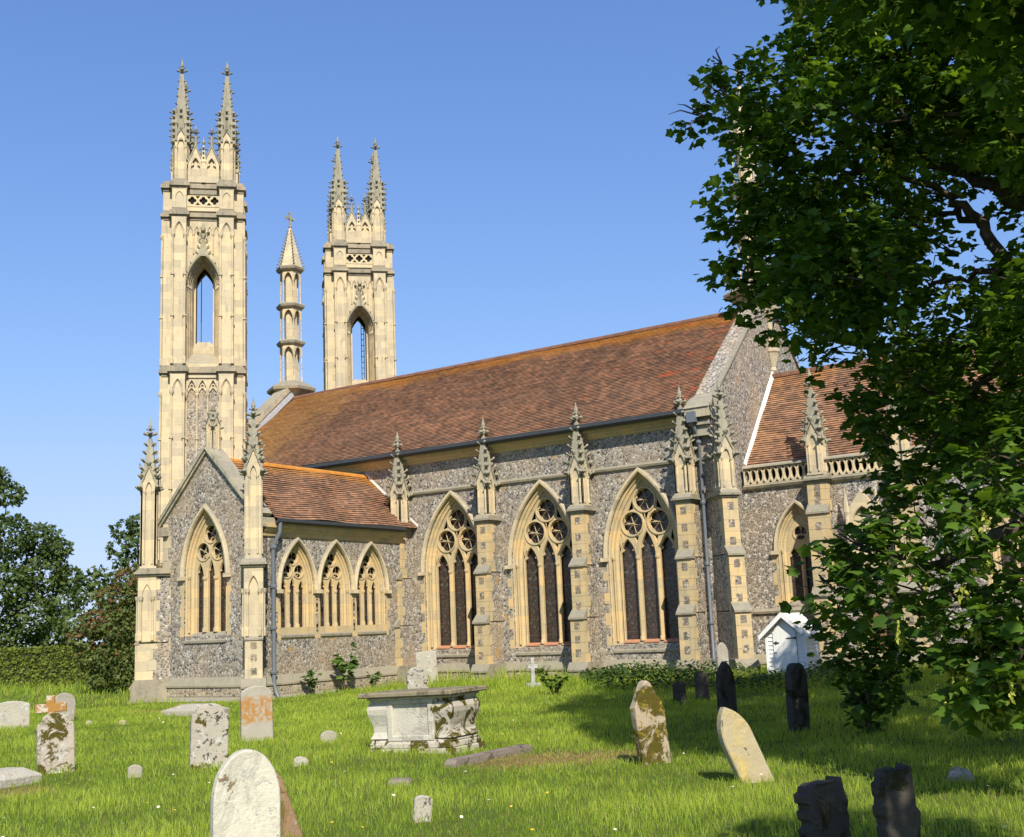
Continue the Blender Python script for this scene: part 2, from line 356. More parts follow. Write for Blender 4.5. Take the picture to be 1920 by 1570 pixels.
# ------------------------------------------------------------------ church
XW, XE, YS, YC = -34.4, -13.2, 30.0, 34.9          # nave west / east face, south wall, centre line
RZ = 11.5                                         # nave ridge height
PX0, PX1, PY = -27.9, -24.1, 23.05                # porch west / east wall, south gable
PXC = -26.0
CY, CX1 = 31.75, 6.0                              # chancel south wall, east end
church = empty("church", (-24, 33, 0), "flint and limestone gothic church with twin openwork towers and red tiled roofs", "church")

def part(mb, name, mats, parent=church, M=None, bevel=0, loc=None): return mb.build(name, mats, parent, M, bevel, loc)

# windows -------------------------------------------------------------
def petal(cx, cz, r, ang, r0, r1, w):
    P = []
    ca, sa = math.cos(ang), math.sin(ang)
    prof = [(r0, -.05), (r0+(r1-r0)*.35, -w*.55), (r0+(r1-r0)*.72, -w), (r1*.94, -w*.62), (r1, 0)]
    prof = prof + [(a, -b) for a, b in prof[:-1][::-1]]
    for a, b in prof:
        x, z = a*r, b*r; P.append((cx + x*ca - z*sa, cz + x*sa + z*ca))
    return P
def make_window(o, deg, spec, name="window"):
    F = frame(o, deg); a, zs, rise, zb = spec['a'], spec['zs'], spec['rise'], spec['zb']; s = spec.get('s', 1.0)
    mb = MB(); st = spec.get('face', .36)
    prof = [(st, -.006), (.25*s, -.006), (.25*s, .05*s), (.22*s, .08*s), (.18*s, .08*s), (.17*s, .13*s), (.13*s, .16*s), (.09*s, .15*s), (.08*s, .20*s), (.035*s, .24*s), (0, .24*s), (0, .42*s)]
    sweep_arch(mb, a, zs, rise, zb-.12, prof, 0)
    zq = zb-.12; i = 0                              # toothed jamb stones
    while zq < zs - .1:
        hh = .27 + .04*((i*7) % 3)
        if i % 2 == 0:
            wd = spec.get('quoin', .14)
            for sg in (-1, 1):
                x0 = sg*(a+st-.01); x1 = sg*(a+st+wd); mb.box(min(x0,x1), max(x0,x1), -.009, .10, zq, min(zq+hh, zs))
        zq += hh; i += 1
    for sg in (-1, 1):                              # jamb shafts with caps
        for (ox, oy) in ((.115*s, .11*s),):
            c = (sg*(a+ox), oy, 0)
            mb.lathe([(.035*s, zb), (.03*s, zb+.12), (.028*s, zs-.1), (.05*s, zs-.06), (.06*s, zs), (.05*s, zs+.02)], 7, c)
    w = part(mb, name, spec['mat'], church, F)
    # hood mould
    h = MB(); sweep_arch(h, a, zs, rise, None, [(.24*s, 0), (.24*s, -.05), (.27*s, -.10), (.33*s, -.11), (.36*s, -.08), (.385*s, 0)])
    for sg in (-1, 1): h.box(sg*(a+.33*s)-.11, sg*(a+.33*s)+.11, -.12, .0, zs-.11, zs+.0)
    part(h, "hood_mould", cream, w, F)
    # tracery
    holes = []; mw_ = spec['lw']/2
    for (cx, zt) in spec['lights']:
        r_ = zt - spec['cap']; holes.append(arch_pts(mw_, spec['cap'], r_, zb, 7, cx))
    for (cx, cz, r) in spec['circles']: holes.append(circle(cx, cz, r, 22))
    for tri in spec['spand']: holes.append(tri)
    y0 = .24*s
    tr = MB(); tr.mesh(plate(arch_pts(a+.01, zs, rise, zb-.10, 14), holes, y0, y0+.13*s, .022*s))
    for (cx, cz, r) in spec['circles']:
        ring = MB(); tr.mesh(plate(circle(cx, cz, r+.045*s, 22), [circle(cx, cz, r-.015*s, 22)], y0-.03*s, y0+.06*s, .012*s))
        n = spec['foils']
        tr.mesh(plate(circle(cx, cz, r+.005, 22), [petal(cx, cz, r, 2*math.pi*(k+.25)/n, spec.get('r0', .10), .93, 1.0*math.sin(math.pi/n)*.78) for k in range(n)], y0+.06*s, y0+.10*s, .006))
    xs_ = sorted(c for c, _ in spec['lights'])
    for c0, c1 in zip(xs_[:-1], xs_[1:]):           # mullion shafts
        cx = (c0+c1)/2; q = (c1-c0-spec['lw'])/2
        tr.lathe([(q*.95, zb), (q*.95, zb+.08), (q*.62, zb+.14), (q*.6, spec['cap']-.1), (q*.95, spec['cap']-.05), (q*1.05, spec['cap']), (q*.7, spec['cap']+.03)], 8, (cx, y0, 0))
    for (cx, zt) in spec['lights']:                 # cusps
        for sg in (-1, 1):
            zc = spec['cap'] + (zt-spec['cap'])*.45
            tr.prism([(cx+sg*mw_*1.02, zc-.10*s), (cx+sg*mw_*.95, zc+.10*s), (cx+sg*mw_*.5, zc-.03*s)][::sg], y0+.05*s, y0+.09*s)
    part(tr, "tracery", spec['mat'], w, F)
    gl = MB(); P = arch_pts(a, zs, rise, zb-.02, 12); gl.add([(p[0], y0+.17*s, p[1]) for p in P], [tuple(range(len(P)))])
    part(gl, "glass", glass, w, F)
    sl = MB(); d = spec['sill']
    sl.xprism([(y0+.02, zb), (-.045, zb-d), (-.045, zb-d-.06), (y0+.02, zb-d-.06)], -(a+.2*s), a+.2*s)
    if spec.get('brick'):
        for (cx, zt) in spec['lights']: sl.xprism([(y0+.10, zb+.035), (y0-.10*s, zb-.03), (y0-.1*s, zb-.06), (y0+.1, zb-.06)], cx-mw_, cx+mw_, 1)
    part(sl, "sill", [trim, brick_sill], w, F); return w

nave_win = dict(a=.93, zs=3.57, rise=2.08, zb=1.17, lights=[(-.635, 4.08), (0, 4.27), (.635, 4.08)], lw=.485, cap=3.55, circles=[(-.43, 4.52, .345), (.43, 4.52, .345), (0, 5.19, .345)],
    spand=[[(0, 4.62), (.09, 4.82), (0, 4.79), (-.09, 4.82)], [(-.80, 4.02), (-.83, 4.16), (-.86, 4.0), (-.845, 3.9)], [(.80, 4.02), (.845, 3.9), (.86, 4.0), (.83, 4.16)],
           [(-.40, 4.96), (-.42, 5.10), (-.50, 4.93)], [(.40, 4.96), (.50, 4.93), (.42, 5.10)], [(-.32, 3.98), (-.27, 4.12), (-.37, 4.12)], [(.32, 3.98), (.37, 4.12), (.27, 4.12)]],
    foils=6, sill=.26, mat=ochre, brick=True, face=.29)
porch_win = dict(a=.53, zs=3.02, rise=1.17, zb=1.93, s=.72, lights=[(-.355, 3.28), (0, 3.38), (.355, 3.28)], lw=.215, cap=3.0, circles=[(-.24, 3.55, .19), (.24, 3.55, .19), (0, 3.925, .19)],
    spand=[[(-.10, 3.36), (-.06, 3.39), (-.17, 3.42)], [(.10, 3.36), (.17, 3.42), (.06, 3.39)]], foils=3, r0=.0, sill=.2, mat=ochre, face=.25, quoin=.09)
gable_win = dict(a=.68, zs=3.53, rise=1.62, zb=1.92, s=.85, lights=[(-.46, 3.88), (0, 3.98), (.46, 3.88)], lw=.28, cap=3.47, circles=[(-.31, 4.22, .255), (.31, 4.22, .255), (0, 4.72, .255)],
    spand=[[(-.13, 4.0), (-.08, 4.03), (-.22, 4.06)], [(.13, 4.0), (.22, 4.06), (.08, 4.03)]], foils=4, r0=.0, sill=.24, mat=ochre, face=.33, quoin=.05)

NW = [-22.39, -18.98, -15.60]; PWY = [24.72, 26.34, 27.95]
def hole(spec, cx): 
    aa, rr = off_arch(spec['a'], spec['rise'], .245*spec.get('s', 1)); return arch_pts(aa, spec['zs'], rr, spec['zb']-.1, 12, cx)
# nave walls ----------------------------------------------------------
nw = MB()
nw.mesh(plate([(XW, -.3), (XE-.05, -.3), (XE-.05, 7.32), (XW, 7.32)], [hole(nave_win, x) for x in NW], YS, YS+.5))
Ze = 11.9
nw.box(XW, XE-.05, 2*YC-YS-.5, 2*YC-YS, -.3, 7.32)                       # north wall
part(nw, "nave_wall", flint)
def gable_poly(y0, y1, zb, ze, za): return [(y0, zb), (y1, zb), (y1, ze), ((y0+y1)/2, za), (y0, ze)]
eg = MB(); EGA = 11.95
eg.xprism(gable_poly(YS-.02, 2*YC-YS+.02, -.3, 7.75, EGA), XE-.62, XE); part(eg, "east_gable_wall", flint)
wg = MB(); wg.xprism(gable_poly(YS-.02, 2*YC-YS+.02, -.3, 7.7, 11.95), XW-.25, XW+.35); part(wg, "west_gable_wall", flint)
def coping_strip(p0, p1, x0, x1, th, name, mat, over=.04):           # slab along a gable slope in the (y, z) plane
    mb = MB(); d = Vector((p1[0]-p0[0], p1[1]-p0[1])).normalized(); n = Vector((-d.y, d.x))
    if n.y < 0: n = -n
    a, b = Vector(p0), Vector(p1)
    mb.xprism([tuple(a), tuple(b), tuple(b+n*th), tuple(a+n*th)], x0-over, x1+over); return part(mb, name, mat)
coping_strip((YS-.25, 7.50), (YC-.02, EGA+.0), XE-.02, XE+.02, .055, "gable_coping", trim, .05)
coping_strip((YC+.02, EGA+.0), (2*YC-YS+.25, 7.50), XE-.02, XE+.02, .055, "gable_coping", trim, .05)
coping_strip((YS-.25, 7.50), (YC, 12.0), XW-.2, XW+.32, .20, "gable_coping", coping, .06)
coping_strip((YC, 12.0), (2*YC-YS+.25, 7.50), XW-.2, XW+.32, .20, "gable_coping", coping, .06)
lf = MB(); dy = YC-YS; lf.xprism([(YS+.2, 7.62), (YC-.1, 11.56), (YC-.1, 11.82), (YS+.2, 7.88)], XW+.36, XW+.40); part(lf, "lead_flashing", leadflash)
kn = MB()                                                            # kneeler at the SE corner
kn.box(XE-.64, XE+.10, YS-.42, YS+.25, 7.26, 7.52, 0); kn.xprism([(YS-.46, 7.525), (YS+.3, 7.525), (YS+.3, 8.02), (YS-.1, 7.80)], XE-.66, XE+.11, 0); kn.box(XE-.50, XE-.02, YS-.22, YS-.01, 6.75, 7.26); kn.box(XE-.58, XE+.04, YS-.31, YS-.005, 7.05, 7.16)
part(kn, "kneeler", coping)

def slope_roof(name, A, B, C, D, n, mat, attrs, thick=.035):
    """A eave start, B eave end, C ridge end (above B), D ridge start; n courses of tiles, each a strip of its own"""
    A, B, C, D = map(Vector, (A, B, C, D)); nrm = (B-A).cross(D-A).normalized()
    if nrm.z < 0: nrm = -nrm
    L = (D-A).length; mb = MB(); uv = []; pos = []
    seg = 44
    ux = (B-A).normalized()
    for k in range(n):
        t0, t1 = k/n, (k+1)/n
        e0, e1 = A.lerp(D, t0), B.lerp(C, t0); f0, f1 = A.lerp(D, t1), B.lerp(C, t1)
        for i in range(seg):
            s0, s1 = i/seg, (i+1)/seg
            j0 = thick + .008*noise.noise(Vector((s0*31, k*1.7, 1))); j1 = thick + .008*noise.noise(Vector((s1*31, k*1.7, 1)))
            sg = .05*noise.noise(Vector((s0*5, t0*3, 9))); sg1 = .05*noise.noise(Vector((s1*5, t0*3, 9)))
            p = [e0.lerp(e1, s0)+nrm*(j0+sg), e0.lerp(e1, s1)+nrm*(j1+sg1), f0.lerp(f1, s1)+nrm*(.004+sg1), f0.lerp(f1, s0)+nrm*(.004+sg)]
            mb.add(p + [p[0]-nrm*j0, p[1]-nrm*j1], [(0,1,2,3), (4,5,1,0)])
            for (q, t) in ((p[0],t0), (p[1],t0), (p[2],t1), (p[3],t1), (p[0],t0), (p[1],t0)):
                uv.append(((q-A).dot(ux), t*L - (.004 if t == t1 else -.003))); pos.append(((q-A).dot(ux)/((B-A).length), t))
    mb.box(0,0,0,0,0,0) if False else None
    o = part(mb, name, mat); me = o.data
    l = me.uv_layers.new(name="UVMap"); vi = [0]*len(me.loops); me.loops.foreach_get("vertex_index", vi)
    l.data.foreach_set("uv", [c for i in vi for c in uv[i]])
    for nm, fn in attrs.items():
        a = me.attributes.new(nm, 'FLOAT', 'POINT'); a.data.foreach_set("value", [fn(*p) for p in pos])
    return o
def nv_or(s, t): return 1.25*smooth(.78, 1.0, t)*(.55+.45*smooth(.4, .8, s)) + .25*smooth(.8, .1, s)*smooth(.6, 1, t)
def nv_ol(s, t): return 1.1*smooth(.36, .02, s + (1-t)*.05)
def nv_rd(s, t): return .62*smooth(.84, .97, s + .06*t) + .35*smooth(.35, .15, s)*smooth(.5, .1, t) + .5*math.exp(-((s-.80)/.11)**2 - ((t-.55)/.33)**2)
eav = (YS-.38, 7.52)
slope_roof("nave_roof", (XW+.35, eav[0], eav[1]), (XE-.60, eav[0], eav[1]), (XE-.60, YC, RZ), (XW+.35, YC, RZ), 62, tile, dict(orange=nv_or, olive=nv_ol, red=nv_rd))
slope_roof("nave_roof", (XE-.60, 2*YC-eav[0], eav[1]), (XW+.35, 2*YC-eav[0], eav[1]), (XW+.35, YC, RZ), (XE-.60, YC, RZ), 62, tile, dict(orange=nv_or, olive=nv_ol, red=nv_rd))
rb = MB()
for i in range(62):
    x0 = XW+.35 + i*(XE-.6-XW-.35)/62; x1 = x0 + (XE-.6-XW-.35)/62 - .012; e = .006*rnd.random()
    rb.rings([[(x, YC+.13*math.cos(t), RZ-.05+e+.14*math.sin(t)) for t in [math.pi*k/6 for k in range(7)]] for x in (x0, x1)])
part(rb, "ridge_tile", ridge_m)
# gutter, cornice, string course, plinth of the nave
gt = MB(); gx0, gx1 = -30.3, XE-.66
gt.xprism([(YS-.30, 7.36), (YS-.45, 7.36), (YS-.50, 7.42), (YS-.50, 7.53), (YS-.44, 7.53), (YS-.44, 7.44), (YS-.30, 7.44)], gx0, gx1); part(gt, "gutter", lead)
cn = MB(); cn.xprism([(YS, 7.10), (YS-.05, 7.12), (YS-.07, 7.17), (YS-.14, 7.21), (YS-.16, 7.26), (YS-.26, 7.30), (YS-.27, 7.42), (YS, 7.42)], -31, XE-.3); part(cn, "cornice", ochre)
BX = [-24.28, -20.79, -17.39, -13.98]
sc_ = MB(); edges = [XW] + BX + [XE]
sc_.xprism([(YS+.01, 6.06), (YS-.07, 6.10), (YS-.09, 6.16), (YS+.01, 6.24)], -25.9, XE-.02); part(sc_, "string_course", trim)
def plinth(x0, x1, F, name="plinth", step=.12):
    mb = MB()
    mb.xprism([(.0, .66), (-step, .46), (-step-.02, .44), (-step-.02, .39), (-step+.02, .37), (-step+.02, .12), (-step-.05, .10), (-step-.16, .0), (-step-.16, -.35), (.0, -.35)], x0, x1, 0)
    mb.box(x0+.01, x1-.01, -step+.012, -step+.1, .14, .36, 1)
    return part(mb, name, [trim, flint_round], church, F)
plinth(-24.2, XE, frame((0, YS, 0), 0))

# buttresses ----------------------------------------------------------
def crocket(mb, p, d, s, mat=1):
    """a curled leaf growing at p towards d"""
    d = Vector(d).normalized(); u = Vector((0,0,1)); sd = d.cross(u).normalized()
    c = Vector(p) + d*s*.55 + u*s*.15
    R_ = [(-.55, .36, -.22), (-.05, .36, .02), (.20, .52, .12), (.44, .52, .20), (.62, .22, .14)]
    rs = []
    for (a, w, h) in R_:
        q = Vector(p) + d*s*(a+.42)*.80 + u*s*h
        rs.append([q + sd*s*w*.8, q + u*s*w*.5, q - sd*s*w*.8, q - u*s*w*.55])
    mb.rings(rs, mat, None, True, True)
def finial(mb, z, s, mat=1, tip=1.0):
    mb.lathe([(.10*s, z-.1*s), (.17*s, z), (.10*s, z+.07*s), (.12*s, z+.3*s), (.22*s, z+.55*s), (.12*s, z+.72*s), (.15*s, z+.95*s), (.17*s, z+1.1*s), (.09*s, z+1.4*s*tip), (.02*s, z+1.75*s*tip)], 6, (0,0,0), mat)
    for k in range(4):
        a = math.pi/2*k + math.pi/4*0; d = Vector((math.cos(a), math.sin(a), 0))
        for (rr, hh, ss) in ((.13, .36, .52), (.09, .78, .30)):
            crocket(mb, d*rr*s + Vector((0,0,z+hh*s)), d, ss*s, mat)
        
def face_mats(F=None): return [frame((0,0,0), 90*k) for k in range(4)]
def pinnacle_mb(w, hs, hg, hsp, nl=3, fs=.34, nr=.5, crk=.15, zb0=.10, twin=False):
    """square shaft with niches, four gablets, crocketed spirelet and finial; base at z = 0"""
    mb = MB(); h = w/2
    mb.box(-h*.74, h*.74, -h*.74, h*.74, 0, hs+hg*.45); mb.box(-h*1.08, h*1.08, -h*1.08, h*1.08, 0, zb0*.6)
    nw_ = w*nr/2
    for k in range(4):
        F = frame((0,0,0), 90*k)
        mb.mesh(plate([(-h, zb0*.5), (h, zb0*.5), (h, hs), (0, hs+hg), (-h, hs)], [arch_pts(nw_, hs-w*.25, w*.62, zb0*1.6, 6)], -h, -h*.72, .012), 0, F)
        for sg in (-1, 1):                          # shafts beside the niche with cap and base
            mb.lathe([(w*.075, zb0), (w*.075, zb0*1.7), (w*.05, zb0*2), (w*.05, hs-w*.42), (w*.09, hs-w*.36), (w*.10, hs-w*.26), (w*.06, hs-w*.22)], 6, (sg*(nw_+w*.06), -h*1.02, 0), 0, F)
            d = Vector((sg*h*1.18, hg*1.08)); L = d.length; dx, dz = d/L
            p0 = Vector((sg*h*1.2, hs-.08*hg)); p1 = Vector((0, hs+hg*1.04)); t = w*.085
            nrm = Vector((-(p1-p0).y, (p1-p0).x)).normalized()*(-1 if sg < 0 else 1)*-1
            q = [tuple(p0), tuple(p1), tuple(p1+nrm*t), tuple(p0+nrm*t)]
            mb.prism(q if sg > 0 else q[::-1], -h*1.13, -h*.8, 1, F)
            crocket(mb, F @ Vector((sg*h*1.15, -h*1.0, hs-.05*hg)), F.to_3x3() @ Vector((sg, -.35, .1)), crk*.85)
            crocket(mb, F @ Vector((sg*h*.62, -h*1.02, hs+hg*.52)), F.to_3x3() @ Vector((sg, -.6, .8)), crk*.7)
        crocket(mb, F @ Vector((0, -h*1.0, hs+hg*1.02)), F.to_3x3() @ Vector((0, -1, 1.2)), crk*.9)
    z0 = hs+hg*.25; r0 = h*.98; top = hs+hg*.45+hsp
    mb.sq([(r0, z0), (w*.12, top)], (0,0,0), 1)
    for i in range(nl):
        t = (i+.55)/nl*.93; z = z0 + (top-z0)*t; r = r0*(1-t) + w*.12*t
        if z < hs+hg*.4: continue
        for k in range(4):
            a = math.pi/4 + math.pi/2*k; d = Vector((math.cos(a), math.sin(a), 0)); crocket(mb, d*r*1.36 + Vector((0,0,z)), d + Vector((0,0,.25)), crk*(1-.3*t))
    finial(mb, top, fs); return mb

npin = pinnacle_mb(.44, 1.0, .50, 1.28, 5, .36, .46, .20)
def npin_obj(F, parent, first=[None]):
    if first[0] is None:
        me = npin.build("pinnacle", [cream, greyst], parent, F, 0); first[0] = me; return me
    return dup(first[0], F, parent)
def quoined(mb, w, y0, y1, z0, z1, mat=0, seed=0):
    """ashlar front of a pier with toothed side stones"""
    z = z0; i = seed
    while z < z1-.02:
        zz = min(z+.30, z1); d = .20 if i % 2 else .30
        mb.box(-w/2, w/2, y0, min(y0+d, y1), z, zz-.006, mat); z = zz; i += 1
def buttress(o, deg, stages, w=.44, zl=4.97, panels=True, pin=True, stonefrac=None):
    F = frame(o, deg); mb = MB()
    zt = [s for s in stages]
    for i, (z0, z1, pr) in enumerate(zt):
        mb.box(-w/2+.008, w/2-.008, -pr+.05, .2, z0, z1, 1); quoined(mb, w, -pr, 0, z0, z1, 0, i)
        if i+1 < len(zt):
            p2 = zt[i+1][2]
            mb.xprism([(-p2+.02, z1+.25), (-pr-.055, z1+.02), (-pr-.055, z1-.03), (-p2+.02, z1-.03)], -w/2-.035, w/2+.035, 2)
            mb.xprism([(.0, z1+.22), (-pr+.02, z1+.002), (-pr+.02, z1-.02), (.0, z1-.02)], -w/2+.01, w/2-.01, 1) if False else None
        if panels:
            n = 3; hh = (z1-z0-.12)/n
            for k in range(n):
                zc = z0+.1+hh*(k+.5); mb.box(-.085, .085, -pr-.004, -pr+.05, zc-.105, zc+.105, 3)
    pr = zt[-1][2]
    mb.box(-w/2-.10, w/2+.10, -pr-.10, .0, zl, zl+.045, 2); mb.xprism([(.0, zl+.16), (-pr+.0, zl+.15), (-pr-.10, zl+.05), (.0, zl+.05)], -w/2-.06, w/2+.06, 2); mb.box(-w/2-.04, w/2+.04, -pr-.04, .0, zl-.06, zl, 2)
    mb.xprism([(-.0, zl+1.05), (-pr+.50, zl+1.05), (-pr+.45, zl+.1), (-.0, zl+.1)], -w/2+.03, w/2-.03, 1)
    b = part(mb, "buttress", [ochre, flint, trim, flint_panel], church, F)
    # splayed base course
    pl = MB(); p0 = zt[0][2]
    pl.xprism([(.0, .64), (-p0, .64), (-p0-.12, .46), (-p0-.14, .44), (-p0-.14, .39), (-p0-.1, .37), (-p0-.1, .10), (-p0-.2, 0), (-p0-.2, -.35), (0, -.35)], -w/2-.10, w/2+.10)
    part(pl, "buttress_base", trim, b, F)
    if pin: npin_obj(F @ Matrix.Translation((0, -pr+.24, zl+.13)), b)
    return b
NST = [(.6, 1.87, .92), (1.90, 3.37, .76), (3.40, 4.93, .60)]
for x in BX: buttress((x, YS, 0), 0, NST)
buttress((XE-.10, YS+.12, 0), 45, [(z0, z1, p+.42) for z0, z1, p in NST])
for x in NW: make_window((x, YS, 0), 0, nave_win)

# down pipes
def downpipe(pts, r=.055, collars=(), name="downpipe", M=None):
    mb = MB(); mb.tube(pts, r, 8)
    for (x, y, z) in collars: mb.lathe([(r*1.45, z-.05), (r*1.6, z), (r*1.45, z+.05)], 8, (x, y, 0))
    return mb
dp = downpipe([(-13.62, YS-.38, 7.40), (-13.62, YS-.38, 7.05), (-13.60, YS-.10, 6.75), (-13.60, YS-.10, .45), (-13.60, YS-.22, .3), (-13.60, YS-.3, .05)], .052, [(-13.60, YS-.10, z) for z in (6.6, 4.9, 3.2, 1.6, .6)])
dp.box(-13.75, -13.49, YS-.50, YS-.26, 7.12, 7.42); part(dp, "downpipe", pipe_m)

# porch ---------------------------------------------------------------
pw = MB()
E_ = frame((PX1, 0, 0), 90)
pw.mesh(plate([(PY+.03, -.3), (YS, -.3), (YS, 4.86), (PY+.03, 4.86)], [hole(porch_win, y) for y in PWY], 0, .45), 0, E_)
pw.box(PX0+.01, PX0+.45, PY+.03, YS, -.3, 4.86)
part(pw, "porch_wall", flint)
pg = MB(); PA = 7.12; PEZ = 5.18
pg.mesh(plate([(PX0, -.3), (PX1, -.3), (PX1, PEZ), (PXC, PA), (PX0, PEZ)], [hole(gable_win, PXC-.07)], PY, PY+.5))
for i in range(12):                                 # corner quoins
    z = .7 + i*.37; d = .22 if i % 2 else .36
    pg.box(PX0-.006, PX0+d, PY-.007, PY+.2, z, z+.36, 1)
    if z < 4.0 and i % 2: pg.box(PX1+.006-d*.8, PX1-.1, PY-.007, PY+.05, z, z+.36, 1)
part(pg, "porch_gable", [flint, cream])
pc = MB()
for sg, x in ((-1, PX0), (1, PX1)):
    p0 = Vector((x + sg*.16, PEZ-.12)); p1 = Vector((PXC, PA+.05)); d = (p1-p0).normalized(); n = Vector((-d.y, d.x))*(1 if sg > 0 else -1)
    if n.y < 0: n = -n
    for (t0, t1, y0, y1) in ((0, .10, PY-.13, PY+.48), (-.07, -.001, PY-.08, PY-.001)):
        q = [tuple(p0+n*t0), tuple(p1+n*t0), tuple(p1+n*t1), tuple(p0+n*t1)]; pc.prism(q if sg < 0 else q[::-1], y0, y1)
    pc.box(min(x-sg*.25, x+sg*.2), max(x-sg*.25, x+sg*.2), PY-.12, PY+.62, PEZ-.42, PEZ-.16)
part(pc, "gable_coping", coping)
apx = pinnacle_mb(.30, .75, .34, .30, 2, .18, .5, .12); o_ = apx.build("gable_finial", [cream, greyst], church, Matrix.Translation((PXC, PY+.2, PA-.05)))
make_window((PXC-.07, PY, 0), 0, gable_win)
for y in PWY: make_window((PX1, y, 0), 90, porch_win)
def po_or(s, t): return .75*smooth(.62, 1.0, t) + .25*smooth(.85, 1, s)
slope_roof("porch_roof", (PX1+.28, PY+.55, 5.0), (PX1+.28, YS+.3, 5.0), (PXC, YS+.3, 6.92), (PXC, PY+.55, 6.92), 26, tile, dict(orange=po_or, olive=lambda s, t: 0, red=lambda s, t: .25*smooth(.4, 0, s)))
slope_roof("porch_roof", (PX0-.28, YS+.3, 5.0), (PX0-.28, PY+.55, 5.0), (PXC, PY+.55, 6.92), (PXC, YS+.3, 6.92), 26, tile, dict(orange=po_or, olive=lambda s, t: 0, red=lambda s, t: 0))
prd = MB()
for i in range(18):
    y0 = PY+.55 + i*(YS-PY-.3)/18; y1 = y0 + (YS-PY-.3)/18 - .015
    prd.rings([[(PXC+.12*math.cos(t), y, 6.86+.13*math.sin(t)) for t in [math.pi*k/6 for k in range(7)]][::-1] for y in (y0, y1)])
part(prd, "ridge_tile", ridge_o)
vf = MB(); vf.add([(PX1+.32, YS-.012, 5.02), (PX1+.32, YS-.012, 5.12), (PXC, YS-.012, 7.08), (PXC, YS-.012, 6.95)], [(0,1,2,3)]); part(vf, "mortar_fillet", mortar_m)
pgu = MB(); pgu.xprism([(-.22, 4.86), (-.32, 4.86), (-.36, 4.91), (-.36, 5.0), (-.31, 5.0), (-.31, 4.93), (-.22, 4.93)], PY+.6, YS-.65, 0, E_); part(pgu, "gutter", lead)
pcn = MB(); pcn.xprism([(0, 4.50), (-.05, 4.52), (-.07, 4.60), (-.13, 4.66), (-.14, 4.72), (-.205, 4.75), (-.215, 4.88), (0, 4.88)], PY+.3, YS-.6, 0, E_); part(pcn, "cornice", ochre)
pb = MB()                                           # stone band joining the porch windows
for y0, y1 in ((PWY[0]+.70, PWY[1]-.70), (PWY[1]+.70, PWY[2]-.70)):
    pb.box(y0, y1, -.007, .05, 1.66, 2.95, 0, E_); [pb.box((y0+y1)/2-.045, (y0+y1)/2+.045, -.011, .05, z, z+.10, 1, E_) for z in (2.62, 2.42, 2.22, 2.02, 1.84)]
pb.box(PWY[0]-.80, PWY[2]+.80, -.0055, .05, 1.62, 1.95, 0, E_); part(pb, "stone_band", [ochre, flint_panel])
plinth(PY-.1, YS, frame((PX1, 0, 0), 90)); plinth(PX0-.1, PX1+.1, frame((0, PY, 0), 0))
pdp = downpipe([(PX1+.30, PY+.72, 4.88), (PX1+.29, PY+.72, 4.62), (PX1+.12, PY+.62, 4.25), (PX1+.12, PY+.62, .45), (PX1+.2, PY+.62, .2), (PX1+.3, PY+.62, .04)], .062, [(PX1+.12, PY+.62, z) for z in (4.2, 3.1, 1.95, .75)])
part(pdp, "downpipe", pipe_m)

def porch_buttress(o, deg, pz, off, ppos):
    F = frame(o, deg); mb = MB(); w = .46
    # upper stage: a panelled pinnacle pier standing on a set-off
    for (z0, z1, pr) in ((.6, 1.66, off+.36), (1.70, 3.62, off+.28)):
        mb.box(-w/2, w/2, -pr+.03, -pr+(.40 if z0 < 1 else .47), z0, z1, 0); mb.box(-w/2+.004, w/2-.004, -pr+(.40 if z0 < 1 else .47), .35, z0, z1, 3); quoined(mb, w+.006, -pr+.30, .3, z0, z1, 0, 1)
        if z0 < 1:
            mb.box(-w/2, w/2, -pr, -pr+.04, z0, z1, 0); 
            for zc in (.82, 1.18, 1.5): mb.box(-.08, .08, -pr-.006, -pr+.02, zc-.09, zc+.09, 2)
        else:
            for k in range(4):
                Fk = frame((0, -pr+w/2, 0), 90*k)
                if k == 2: continue
                mb.mesh(plate([(-w/2-.03, z0), (w/2+.03, z0), (w/2+.03, z1), (-w/2-.03, z1)], [arch_pts(.13, z1-.62, .36, z0+.22, 6)], -w/2-.035, -w/2+.02, .012), 0, Fk)
                for sg in (-1, 1): mb.lathe([(.05, z0+.05), (.055, z0+.22), (.035, z0+.28), (.033, z1-.76), (.06, z1-.70), (.075, z1-.62), (.05, z1-.6)], 7, (sg*.17, -w/2-.045, 0), 0, Fk)
    pr = off+.36; mb.xprism([(-pr+.12, 1.80), (-pr-.03, 1.68), (-pr-.03, 1.64), (-pr+.12, 1.64)], -w/2-.02, w/2+.02, 1)
    pr = off+.28
    mb.box(-w/2-.14, w/2+.14, -pr-.14, .30, 3.66, 3.72, 1); mb.box(-w/2-.08, w/2+.08, -pr-.08, .3, 3.60, 3.66, 1); mb.xprism([(.3, 3.83), (-pr, 3.83), (-pr-.12, 3.72), (.3, 3.72)], -w/2-.1, w/2+.1, 1)
    b = part(mb, "buttress", [cream, trim, flint_panel, flint], church, F)
    pl = MB(); p0 = off+.36
    pl.xprism([(.3, .64), (-p0, .64), (-p0-.12, .46), (-p0-.14, .44), (-p0-.14, .39), (-p0-.1, .37), (-p0-.1, .10), (-p0-.2, 0), (-p0-.2, -.35), (.3, -.35)], -w/2-.10, w/2+.10)
    part(pl, "buttress_base", trim, b, F)
    pz_ = porch_pin.build("pinnacle", [cream, greyst], b, F @ Matrix.Translation((0, -ppos, 3.80))) if not hasattr(porch_buttress, "p") else dup(porch_buttress.p, F @ Matrix.Translation((0, -ppos, 3.80)), b)
    porch_buttress.p = pz_; return b
porch_pin = pinnacle_mb(.44, 2.42, .60, 1.22, 5, .36, .40, .20, .16)
